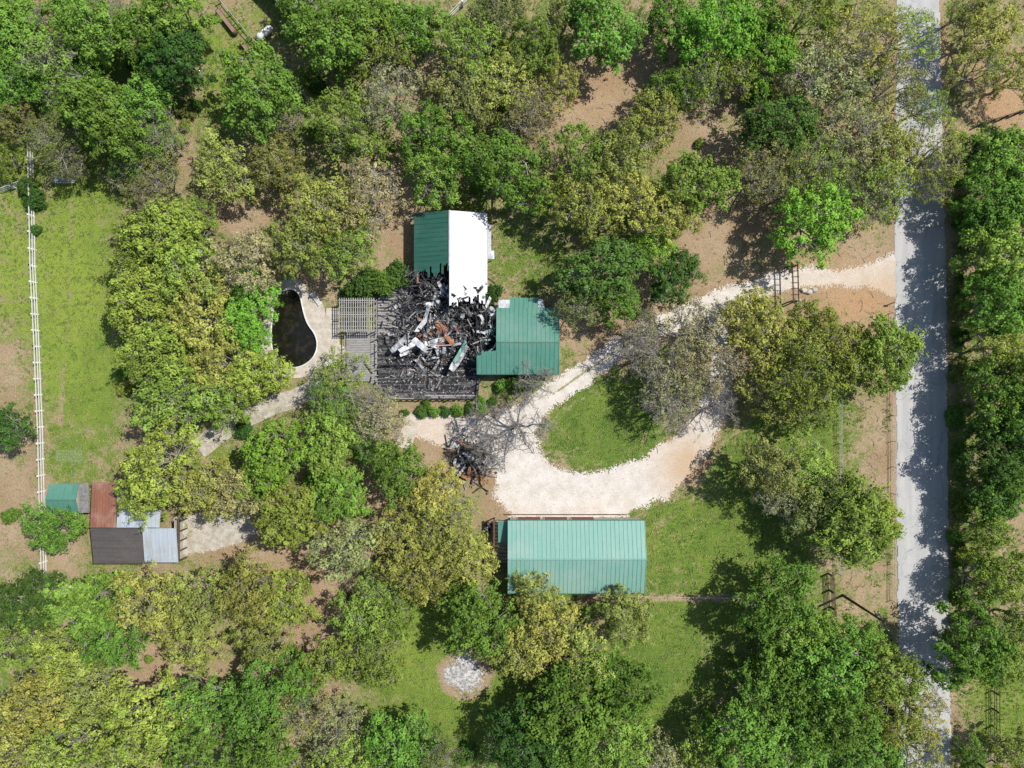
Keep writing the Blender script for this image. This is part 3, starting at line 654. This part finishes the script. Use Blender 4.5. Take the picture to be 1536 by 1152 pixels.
def trough(px,py,an,L):
    t=E('feed_trough'); mb=MB(); c=W3(px,py,.45); ax=(math.cos(an),math.sin(an),0)
    lathe(mb,[(-L/2,.2),(-L/2+.1,.36),(L/2-.1,.36),(L/2,.2)],(c[0],c[1],.45),ax,0,10)
    mb.obox((c[0],c[1],.83),(L-.5,.5,.05),(0,0,an),1)
    for s in(-L/3,L/3): mb.obox((c[0]+s*ax[0],c[1]+s*ax[1],.1),(.1,.7,.25),(0,0,an),0)
    mb.obj('trough_body',[M['darkwood'],M['brick']],t)
trough(340,33,math.radians(-52),4.2); trough(372,76,math.radians(-52),3.0)
# ------------------------------------------------------------ fences
def fence(name,pts,h,rails,sp,mat,pr=.06,rr_=.05):
    mb=MB(); P=[Vector(W3(a,b,0)) for a,b in pts]
    for p,q in zip(P[:-1],P[1:]):
        L=(q-p).length; n=max(1,round(L/sp)); an=math.atan2(q.y-p.y,q.x-p.x)
        for k in range(n+1):
            c=p.lerp(q,k/n); mb.obox((c.x,c.y,h/2-.05),(pr*2,pr*2,h+.12),(0,0,an),0)
        for z in rails:
            m=(p+q)/2; nrm=Vector((-math.sin(an),math.cos(an),0))*(pr+.03)
            mb.obox((m.x+nrm.x,m.y+nrm.y,z),(L,.05,rr_*2),(0,0,an),0)
    return mb.obj(name,[mat])
fence('white_rail_fence',[(50,215),(52,300),(54,400),(60,520),(65,640),(68,760),(71,868)],1.45,(.4,.85,1.38),2.4,M['white'],.1,.09)
fence('white_rail_fence',[(-40,302),(0,292),(50,273)],1.4,(.4,.85,1.32),2.4,M['white'],.09,.08)
fence('white_rail_fence',[(42,60),(46,140),(50,215)],1.4,(.4,.85,1.32),2.4,M['deckgrey'],.07,.05)
fence('metal_rail_fence',[(332,5),(378,60),(425,108),(470,160)],1.3,(.5,1.25),2.4,M['silver'],.07,.06)
fence('white_rail_fence',[(655,52),(715,-10)],1.6,(.4,.85,1.5),2.4,M['white'],.1,.09)
fence('pipe_fence',[(868,893),(1000,895),(1110,897)],.5,(.45,),2.8,M['rock'],.05,.07)
fence('wire_fence',[(1256,560),(1258,700),(1256,860)],1.2,(.4,.8,1.15),3.2,M['deckgrey'],.035,.006)
fence('wire_fence',[(1335,470),(1338,700),(1337,900)],1.1,(.4,.8,1.05),3.4,M['silver'],.035,.006)
fence('wooden_fence',[(1480,930),(1488,1010),(1488,1140)],1.5,(.4,.8,1.4),2.4,M['pole'],.08,.05)
fence('wooden_fence',[(1465,190),(1500,180),(1560,160)],1.5,(.4,.8,1.4),2.0,M['pole'],.09,.05)
fence('wooden_fence',[(1242,860),(1247,935)],1.5,(.3,.6,.9,1.2,1.45),2.2,M['darkwood'],.1,.04)
gt=E('ranch_gateway'); mb=MB(); a=W3(1182,402,0);b=W3(1184,454,0)
for p in (a,b):
    for dx in (-.35,.35): mb.tube([(p[0]+dx,p[1],-.1),(p[0]+dx,p[1],2.3)],.1,0,8)
for dx in (-.35,.35): mb.tube([(a[0]+dx,a[1]+.3,2.35),(b[0]+dx,b[1]-.3,2.35)],.09,0,8)
for k in range(7):
    y=a[1]+(b[1]-a[1])*k/6; mb.tube([(a[0]-.5,y,2.47),(a[0]+.5,y,2.47)],.06,0,6)
mb.obj('timber_frame',[M['darkwood']],gt)
for (px,py,s) in [(1205,436,.5),(1213,438,.65),(1221,435,.5),(1196,452,.6),(1188,406,.5)]:
    mb=MB(); x,y=W(px,py); n=9; rg=[s*random.uniform(.75,1.1) for _ in range(n)]
    for z0,z1,k0,k1 in((-.05,.2,1,.95),(.2,.38,.95,.6)):
        b0=len(mb.v)
        for k,z in((k0,z0),(k1,z1)):
            for i in range(n): mb.v.append((x+rg[i]*k*math.cos(i*6.283/n),y+rg[i]*.7*k*math.sin(i*6.283/n),z))
        for i in range(n): mb.f.append((b0+i,b0+(i+1)%n,b0+n+(i+1)%n,b0+n+i)); mb.m.append(0)
    mb.f.append(tuple(len(mb.v)-n+i for i in range(n))); mb.m.append(0); mb.obj('limestone_rock',[M['rock']])
up=E('utility_pole'); bx,by=W(1264,893); mb=MB()
mb.tube([(bx,by,-.2),(bx,by,11)],[.19,.12],0,10); mb.obox((bx,by,10.4),(.12,2.6,.14),(0,0,.5),0); mb.obox((bx,by,9.3),(.12,2.0,.12),(0,0,.5),0)
mb.tube([(bx+.35,by,8.2),(bx+.35,by,9.0)],.24,1,12); mb.obj('pole_and_crossarms',[M['pole'],M['steel']],up)
mb=MB()
for o_ in (-1.2,0,1.2): mb.tube([(bx-o_*.48,by+o_*.88,10.45),(bx-o_*.48,by+o_*.88,10.68)],.06,0,6)
mb.obj('insulators',[M['white']],up)
mb=MB()
for o_ in (-1.2,0,1.2):
    s=Vector((bx-o_*.48,by+o_*.88,10.7))
    e=Vector((bx+15-o_*.48,by-20+o_*.88,10.2)); pts=[s.lerp(e,t)-Vector((0,0,math.sin(t*math.pi)*.7)) for t in np.linspace(0,1,11)]; mb.tube(pts,.022,0,4)
mb.obj('wires',[M['blackrubber']],up)
up2=E('utility_pole'); ex,ey=bx+15,by-20; mb=MB(); mb.tube([(ex,ey,-.2),(ex,ey,10.6)],[.19,.12],0,10); mb.obox((ex,ey,10.15),(.12,2.6,.14),(0,0,.5),0); mb.obj('pole_and_crossarms',[M['pole']],up2)
tb=E('wooden_pallet_table'); mb=MB(); x,y=W(101,270)
for k in range(5): mb.box(x-1.4,x+1.4,y-.6+k*.26,y-.4+k*.26,.6,.65,0)
for a_ in(-1.3,1.2):
    for b_ in(-.5,.5): mb.box(x+a_,x+a_+.1,y+b_-.05,y+b_+.05,0,.6,0)
mb.box(x-1.4,x-1.3,y-.6,y+.8,.65,1.1,0); mb.obj('planks',[M['silver']],tb)
mb=MB()
for i in range(9):
    for j in range(4):
        x,y=W(84+i*4.4,675+j*4.4); mb.quad([(x,y-.36,.03),(x+.36,y-.36,.05),(x+.36,y,.03+random.random()*.03),(x,y,.04)],0)
mb.obj('green_ground_tarp',[mottled('faded_green_tarp',(.13,.22,.07),(.24,.28,.12),4,.8,9,.4)])
mbx=E('mailbox'); mb=MB(); x,y=W(1337,455); mb.box(x-.05,x+.05,y-.05,y+.05,0,1.0,0); mb.obox((x,y,1.15),(.45,.22,.24),(0,0,0),1); mb.tube([(x-.22,y,1.27),(x+.22,y,1.27)],.11,1,10); mb.obj('post_and_box',[M['darkwood'],M['sheetwhite']],mbx)
# ------------------------------------------------------------ trees
def tree_mesh(name,seed,R=5.0,Ht=9.5,K=50,spr=16,lps=9,leaf=.30,twigs=2,clr=(.7,1.2),base=2.2,flat=.62,sepk=1.08,under=14,sig=.17):
    rs=np.random.RandomState(seed); random.seed(seed); mb=MB()
    zc=Ht-R*flat; lean=Vector((rs.uniform(-.4,.4),rs.uniform(-.4,.4),0))
    top=Vector((0,0,base))+lean
    mb.tube([(0,0,-.3),(0,0,.3),tuple(lean*.5+Vector((0,0,base*.55))),tuple(top)],[.42,.27,.24,.2],0,7)
    nodes=[]; nl=rs.randint(5,8); ph=rs.rand()*6.28
    for i in range(nl):
        a=ph+i*6.283/nl+rs.uniform(-.35,.35); r=R*rs.uniform(.45,.75); z=rs.uniform(.55,.8)*Ht
        pts=[top-Vector((0,0,rs.uniform(0,.8)))]
        for t in (.3,.6,.85,1.0):
            pts.append(Vector((lean.x+math.cos(a)*r*t**.9+rs.uniform(-.3,.3),lean.y+math.sin(a)*r*t**.9+rs.uniform(-.3,.3),base+(z-base)*t**1.1+rs.uniform(-.2,.2))))
        mb.tube([tuple(p) for p in pts],[.15,.12,.09,.065,.04],0,5)
        nodes+=pts[1:]
    pts=[top]+[top+Vector((rs.uniform(-.4,.4),rs.uniform(-.4,.4),(Ht*.8-base)*t)) for t in(.35,.7,1.)]
    mb.tube([tuple(p) for p in pts],[.17,.12,.08,.04],0,5); nodes+=pts[1:]
    f1,f2,f3=rs.rand(3)*6.28
    def rad(a): return R*(.84+.14*math.sin(2*a+f1)+.11*math.sin(3*a+f2)+.10*math.sin(5*a+f3))
    C=[];tries=0
    while len(C)<K and tries<4000:
        tries+=1
        a=rs.rand()*6.283; u=math.sqrt(rs.rand()); r=rad(a)*u*.98
        z=zc+R*flat*math.sqrt(max(0,1-u*u))-.3-abs(rs.normal(0,1.3))
        p=Vector((lean.x+r*math.cos(a),lean.y+r*math.sin(a),z))
        if all((p-c[0]).length>sepk*R/5 for c in C): C.append((p,rs.uniform(*clr)*(1.12-.35*u),1.0))
    for _ in range(under):
        a=rs.rand()*6.283; u=math.sqrt(rs.rand())*.9; r=rad(a)*u
        C.append((Vector((lean.x+r*math.cos(a),lean.y+r*math.sin(a),zc-rs.rand()*1.5)),rs.uniform(*clr)*1.1,.6))
    LP_=[];LC=[];LN=[]
    for p,rc,dens in C:
        nd=min(nodes,key=lambda q:(q-p).length+max(0,q.z-p.z)*1.5)
        mid=nd.lerp(p,.5)+Vector((rs.uniform(-.25,.25),rs.uniform(-.25,.25),-.15))
        mb.tube([tuple(nd),tuple(mid),tuple(p)],[.055,.04,.02],0,4,False)
        for _ in range(twigs):
            d=Vector(rs.normal(0,1,3)); d.z=abs(d.z)*.6; d=d.normalized()*rc*rs.uniform(.8,1.3); s=mid.lerp(p,rs.rand())
            mb.tube([tuple(s),tuple(s+d*.5+Vector(rs.normal(0,.08,3))),tuple(s+d)],[.028,.02,.01],0,3,False)
        if lps<=0: continue
        cb=rs.rand(); ch=rs.rand()
        nsp=int(spr*rs.uniform(.55,1.4)*dens)
        for _ in range(nsp):
            d=rs.normal(0,1,3); d/=np.linalg.norm(d)+1e-6; d[2]*=.75
            if d[2]<-.2 and rs.rand()<.6: d[2]*=-1
            sp=np.array(p)+d*rc*(rs.uniform(.35,1.1) if rs.rand()<.68 else rs.uniform(1.05,1.8))
            n=max(1,rs.poisson(lps)); o_=rs.normal(0,sig*rs.uniform(.6,1.3),(n,3)); LP_.append(sp+o_)
            nn=d*.75+np.array([0,0,.5])+o_/sig*.25+rs.normal(0,.38,(n,3)); LN.append(nn)
            sb=rs.rand()
            b=np.clip(cb*.3+sb*.5+rs.rand(n)*.2,0,1); h=np.clip(ch*.5+sb*.2+rs.rand(n)*.3,0,1); LC.append(np.stack([b,h,h*0],-1))
    V=np.array(mb.v,dtype=np.float32)
    Fq=np.array([f for f in mb.f if len(f)==4],dtype=np.int32)
    nb_=len(V); cols=np.full((nb_,3),.5)
    if LP_:
        P=np.concatenate(LP_);N=np.concatenate(LN);Cc=np.concatenate(LC); n=len(P)
        N/=np.linalg.norm(N,axis=1)[:,None]+1e-6
        r=rs.normal(0,1,(n,3)); U=np.cross(N,r); U/=np.linalg.norm(U,axis=1)[:,None]+1e-6; Vv=np.cross(N,U)
        s=leaf*rs.uniform(.55,1.15,(n,1)); a=U*s*.55; b=Vv*s*.34
        Q=np.stack([P-a,P-b*1.0+a*.1,P+a,P+b+a*.1],1).reshape(-1,3)
        V=np.vstack([V,Q]); Fq=np.vstack([Fq,(nb_+np.arange(n*4)).reshape(-1,4)]); cols=np.vstack([cols,np.repeat(Cc,4,0)])
        mi=np.concatenate([np.zeros(len(Fq)-n),np.ones(n)])
    else: mi=np.zeros(len(Fq))
    me=np_mesh(name,V,Fq,mi,[M['bark'],M['leaf']]); set_attr(me,'lc',cols); return me
T={}
T['d']=[tree_mesh('dense_crown_%d'%i,100+i,K=48,spr=15,lps=13,leaf=.32,clr=(.7,1.15),sig=.19,sepk=1.15,under=10) for i in range(6)]
T['y']=[tree_mesh('oak_crown_%d'%i,200+i,K=44,spr=14,lps=12,leaf=.28,clr=(.6,1.1),twigs=5,sig=.17,sepk=1.15,under=8) for i in range(6)]
T['s']=[tree_mesh('sparse_crown_%d'%i,300+i,K=54,spr=12,lps=7,leaf=.24,twigs=8,clr=(.6,1.1),flat=.7,sepk=.95,under=4,sig=.15) for i in range(4)]
T['x']=[tree_mesh('bare_crown_%d'%i,400+i,K=70,spr=3,lps=0 if i==0 else 1,leaf=.2,twigs=12,clr=(.7,1.2),sepk=.85,under=0) for i in range(2)]
T['b']=[tree_mesh('shrub_crown_%d'%i,500+i,R=5,Ht=7.0,K=60,spr=20,lps=9,leaf=.5,base=.6,clr=(.9,1.4),flat=.85,sepk=.85) for i in range(2)]
COLR={'G':(.145,.27,.045),'B':(.185,.355,.048),'K':(.075,.155,.034),'Y':(.31,.345,.08),'L':(.235,.33,.06),'O':(.19,.225,.065),'S':(.31,.33,.125),'N':(.31,.31,.15)}
NAME={'d':'elm_tree','y':'oak_tree','s':'sparse_oak_tree','x':'dead_tree','b':'shrub'}
rt=random.Random(11)
def tree(px,py,r,kind,col,hz=1.0,world=False):
    s=r*S/5.0
    for _ in range(2): s=r*S*(1-6.2*s*hz/H)/5.0/.95
    hc=6.3*s*hz if kind!='b' else 3.8*s
    x,y=(px,py) if world else W(px,py,hc)
    o=bpy.data.objects.new(NAME[kind],rt.choice(T[kind])); COL.objects.link(o)
    o.location=(x,y,-.05); o.rotation_euler=(rt.uniform(-.06,.06),rt.uniform(-.06,.06),rt.uniform(0,6.28))
    z=s*hz*rt.uniform(.9,1.15)
    if kind!='b' and px>1430 and not world: z*=rt.uniform(.85,1.3)
    if kind!='b' and r>30: z=max(z,.78)
    o.scale=(s*rt.uniform(.88,1.14),s*rt.uniform(.88,1.14),z)
    c=COLR[col]; v=rt.uniform(.74,1.2); w=rt.uniform(.86,1.08); o.color=(c[0]*v*w,c[1]*v,c[2]*v,1)
TL="""30 60 52 dG;95 105 60 sG;150 55 58 dG;215 55 55 dG;270 85 52 dK;160 185 60 dG;85 215 48 sO;205 150 50 dG;18 185 38 yO;240 275 48 sO;182 262 28 sS;385 138 62 dG;270 25 55 dG;110 15 50 dG;35 130 45 dG;330 248 52 yY;415 245 44 dO;20 10 45 dG;12 240 24 yL;250 215 40 sG;130 140 40 dG;205 225 38 sG;232 188 34 xN;432 180 28 xN;170 30 34 xN;70 55 34 xN
500 60 58 dG;565 65 55 yL;620 45 45 dG;700 75 58 yL;525 185 62 yL;590 145 52 sN;640 205 58 yG;700 150 55 yO;762 125 50 yY;790 175 45 sN;655 265 45 yG;762 250 62 dG;555 295 56 sN;480 310 60 yY;455 370 52 yY;520 370 46 yL;800 60 50 yL;835 130 38 yY;905 40 55 dG;560 20 50 dG;465 20 45 dG;740 15 50 yO;850 20 40 yO
860 235 54 yL;935 225 58 yY;985 175 42 yY;880 310 56 yY;955 305 56 yY;1040 275 54 dL;980 370 34 dB;905 410 60 dK;1012 415 40 dK;870 455 42 sO;925 450 40 dG;820 290 38 yL;1015 330 40 yY
1015 40 45 dG;1080 50 58 dB;1050 125 48 sL;1008 140 36 dG;1130 30 50 dG;1150 75 50 dB;1205 35 55 yL;1240 110 58 sS;1175 185 58 dK;1150 255 52 sO;1230 250 50 sL;1222 332 60 dB;1180 290 38 sO;1290 200 60 sS;1290 60 60 sY;1365 50 50 sL;1400 230 50 sY;1335 130 52 sY;1385 160 38 sL;1320 280 56 sL;1270 270 45 sO;1110 110 40 sL;1330 220 45 yY;955 40 30 sG;1385 275 36 sY
245 350 60 dL;200 395 36 yL;285 405 58 yL;218 455 52 dL;300 470 58 yY;372 398 52 yN;382 455 40 dB;240 530 56 dL;325 540 50 yY;265 600 60 yL;366 495 34 dB;382 563 43 dL;335 610 36 yL;545 430 24 bK;572 424 24 bG;598 412 20 bK;738 441 17 bK;300 340 40 yL;200 350 26 yL
508 562 42 sL;500 605 44 sG;565 635 44 sN;420 682 56 dB;492 665 48 dL;240 690 60 yL;300 735 56 yY;372 735 48 yS;215 750 36 yL;440 770 52 dL;505 745 48 dG;600 708 44 dG;652 735 38 yY;550 655 28 sG;365 642 16 bK;560 690 30 sG
520 815 52 yS;600 800 48 yY;665 800 52 yY;625 858 55 yY;700 838 44 yY;570 880 40 sL;540 925 50 yL;560 975 52 yL;505 990 40 yL;720 925 55 dG;802 892 42 yY;825 955 58 yY;870 985 50 yY;945 925 48 yY;780 975 45 yY;590 930 36 yL;690 770 28 sY
38 905 52 dK;28 960 52 yL;128 905 52 dG;165 955 52 dG;230 910 58 yY;300 900 58 yY;372 885 58 yY;425 905 46 yL;400 965 46 yY;290 968 42 yY;50 1050 58 yY;130 1035 55 yY;220 1065 58 yL;300 1060 55 yG;380 1050 58 dG;435 1075 50 sO;500 1100 48 sS;100 1120 60 yL;200 1130 60 yL;300 1130 58 yG;400 1130 56 dG;590 1125 56 dG;655 1150 50 sO;10 1120 55 yY;95 985 45 yL;450 1010 38 dG;520 1150 50 yL
858 1062 70 dG;935 1030 54 dG;795 1105 58 dK;920 1115 58 yG;985 1140 46 sS;760 1130 40 sG;850 1140 50 dG;900 1000 38 dG
1165 895 56 dG;1190 955 50 dG;1110 1110 58 dG;1165 1040 60 dG;1245 1000 56 dG;1325 1010 52 dL;1255 1075 60 dG;1200 1125 56 dG;1340 1085 54 yL;1385 1075 46 sY;1300 1135 52 dG;1380 1135 46 sY;1060 1140 45 yL;1290 955 36 dG
1155 705 52 yO;1205 700 46 yL;1215 760 44 yO;1285 780 62 dL;1250 740 46 yO;1325 775 36 dL;1160 740 34 sN;1290 810 36 sL
985 530 54 xN;1045 495 56 sN;1000 580 54 sN;1060 560 54 sN;1010 615 50 xN;1145 505 56 yY;1190 560 62 yL;1245 505 54 yY;1160 590 48 yY;1330 535 58 dL;1275 545 50 yL;1125 470 42 yY;1210 610 38 yL;1215 490 45 yL;960 500 36 sN
775 640 58 xN;720 625 32 xN;800 575 36 xN;735 680 32 xN;560 600 34 xN;1080 610 38 xN
1480 45 52 yY;1465 110 42 sY;1520 120 38 yY;1500 240 50 dG;1475 230 36 dK;1490 310 50 dG;1500 385 52 dL;1480 350 40 dG;1490 455 50 dG;1505 520 50 yL;1485 570 38 sO;1500 610 50 dG;1490 680 48 dK;1510 735 50 dG;1475 640 30 dK;1470 790 34 dL;1465 870 40 sG;1445 975 54 dG;1500 990 46 dL;1520 1130 40 yL;1490 860 44 dL;1450 1130 26 dG;1515 640 44 dG;1480 740 36 dK;1530 300 50 dG;1535 450 50 dG;1535 560 50 dG;1530 930 40 yL;1440 20 30 sY
8 645 40 dK;75 790 38 dG;16 773 13 bG;50 298 16 bK;52 345 10 bK;40 280 14 bK;105 245 30 sO;640 870 30 sO"""
for t in TL.replace('\n',';').split(';'):
    t=t.split()
    if len(t)==4: tree(float(t[0]),float(t[1]),float(t[2]),t[3][0],t[3][1])
for (px,py,r,c) in [(608,620,7,'K'),(632,618,9,'K'),(650,617,9,'G'),(668,617,8,'K'),(686,616,9,'G'),(704,614,9,'K'),(722,610,10,'G'),(736,604,8,'K'),(770,575,14,'K'),(752,578,11,'G'),(796,578,10,'G'),(640,606,7,'G'),(518,440,9,'G'),(720,598,6,'G'),(760,480,7,'G'),(518,900,9,'G'),(520,650,14,'K'),(470,720,14,'G'),(700,1133,16,'K')]:
    tree(px,py,r,'b',c)
for _ in range(170):
    px,py=rt.choice([(rt.uniform(0,300),rt.uniform(0,290)),(rt.uniform(450,850),rt.uniform(0,320)),(rt.uniform(1000,1330),rt.uniform(0,330)),(rt.uniform(180,340),rt.uniform(330,620)),(rt.uniform(0,480),rt.uniform(900,1150)),(rt.uniform(1440,1560),rt.uniform(200,900)),(rt.uniform(1434,1450),rt.uniform(200,1000)),(rt.uniform(1434,1450),rt.uniform(200,1000)),(rt.uniform(1100,1350),rt.uniform(950,1150))])
    tree(px,py,rt.uniform(5,15),'b',rt.choice('GKOLG'))
for _ in range(230):
    x=rt.uniform(-130,130); y=rt.uniform(-110,110)
    if (abs(x)<76 and abs(y)<60) or abs(x-55)<6: continue
    tree(x,y,rt.uniform(45,65),rt.choice('ddyys'),rt.choice('GGYLOK'),world=True)
# ------------------------------------------------------------ small grass tufts / weeds
rs=np.random.RandomState(5); n=120000
gx_=rs.uniform(-74,74,n); gy_=rs.uniform(-58,58,n)
ix=np.clip(np.searchsorted(gx,gx_),0,nx-1); iy=np.clip(np.searchsorted(gy,gy_),0,ny-1)
okm=(D[iy,ix]+(fbm(gx_,gy_,2,1)-.5)*1.6<.56)&((near[iy,ix]>.2)|(isl[iy,ix]<-.4))&(rd[iy,ix]>.1)&(pw[iy,ix]>2)
g0=gx_[okm];g1=gy_[okm];n=len(g0); k=rs.rand(n)*6.28; s=rs.uniform(.08,.26,n)
B=[]
for j in range(3):
    a=k+j*2.1; h=s*rs.uniform(.5,1.2,n); dx=np.cos(a)*s;dy=np.sin(a)*s
    B.append(np.stack([np.stack([g0-dy*.35,g1+dx*.35,h*0-.02],-1),np.stack([g0+dy*.35,g1-dx*.35,h*0-.02],-1),np.stack([g0+dx,g1+dy,h],-1)],1))
V=np.concatenate(B).reshape(-1,3); me=np_mesh('grass_tufts',V,np.arange(len(V)).reshape(-1,3),None,[mottled('grass_blades',(.10,.185,.03),(.26,.29,.075),.5,.9,6,.5)])
add_obj('grass_tufts',me)
mb=MB(); random.seed(21)
for _ in range(1100):
    px,py=random.choice([(random.uniform(280,640),random.uniform(200,420)),(random.uniform(780,1340),random.uniform(60,420)),(random.uniform(380,560),random.uniform(800,1040)),(random.uniform(0,130),random.uniform(640,880)),(random.uniform(1230,1340),random.uniform(440,900)),(random.uniform(200,1300),random.uniform(0,1150))])
    x,y=W(px,py)
    if 560<px<850 and 310<py<620: continue
    if abs(x-55)<4.5: continue
    an=random.uniform(0,3.14); L=random.uniform(.3,1.4); mb.tube([(x,y,.05),(x+L*.5*math.cos(an),y+L*.5*math.sin(an),.09),(x+L*math.cos(an+.3),y+L*math.sin(an+.3),.05)],[.035,.025,.012],0,4,False)
mb.obj('fallen_twigs',[M['bark']])
# ------------------------------------------------------------ light, world, camera
el=math.radians(55); v=Vector((.905*math.cos(el),.425*math.cos(el),math.sin(el)))
sun=bpy.data.lights.new('sun','SUN'); sun.energy=5.0; sun.angle=math.radians(.5); sun.color=(1,.965,.90)
so=bpy.data.objects.new('sun',sun); COL.objects.link(so); so.rotation_euler=v.to_track_quat('Z','Y').to_euler(); so.location=(40,20,80)
w=bpy.data.worlds.new('World'); scene.world=w; w.use_nodes=True; nt=w.node_tree; nt.nodes.clear()
sk=nt.nodes.new('ShaderNodeTexSky'); sk.sky_type='NISHITA'; sk.sun_disc=False; sk.sun_elevation=el; sk.sun_rotation=math.atan2(.905,.425)
bg=nt.nodes.new('ShaderNodeBackground'); bg.inputs[1].default_value=.12; ou=nt.nodes.new('ShaderNodeOutputWorld'); nt.links.new(sk.outputs[0],bg.inputs[0]); nt.links.new(bg.outputs[0],ou.inputs[0])
cam=bpy.data.cameras.new('camera'); cam.sensor_width=36; cam.lens=25.0; cam.clip_end=6000; cam.clip_start=.5
cob=bpy.data.objects.new('camera',cam); COL.objects.link(cob); cob.location=(0,0,H); cob.rotation_euler=(0,0,0); scene.camera=cob
scene.view_settings.view_transform='Standard'; scene.view_settings.look='None'; scene.view_settings.exposure=0
print('TREES',len([o for o in bpy.data.objects if 'tree' in o.name]))
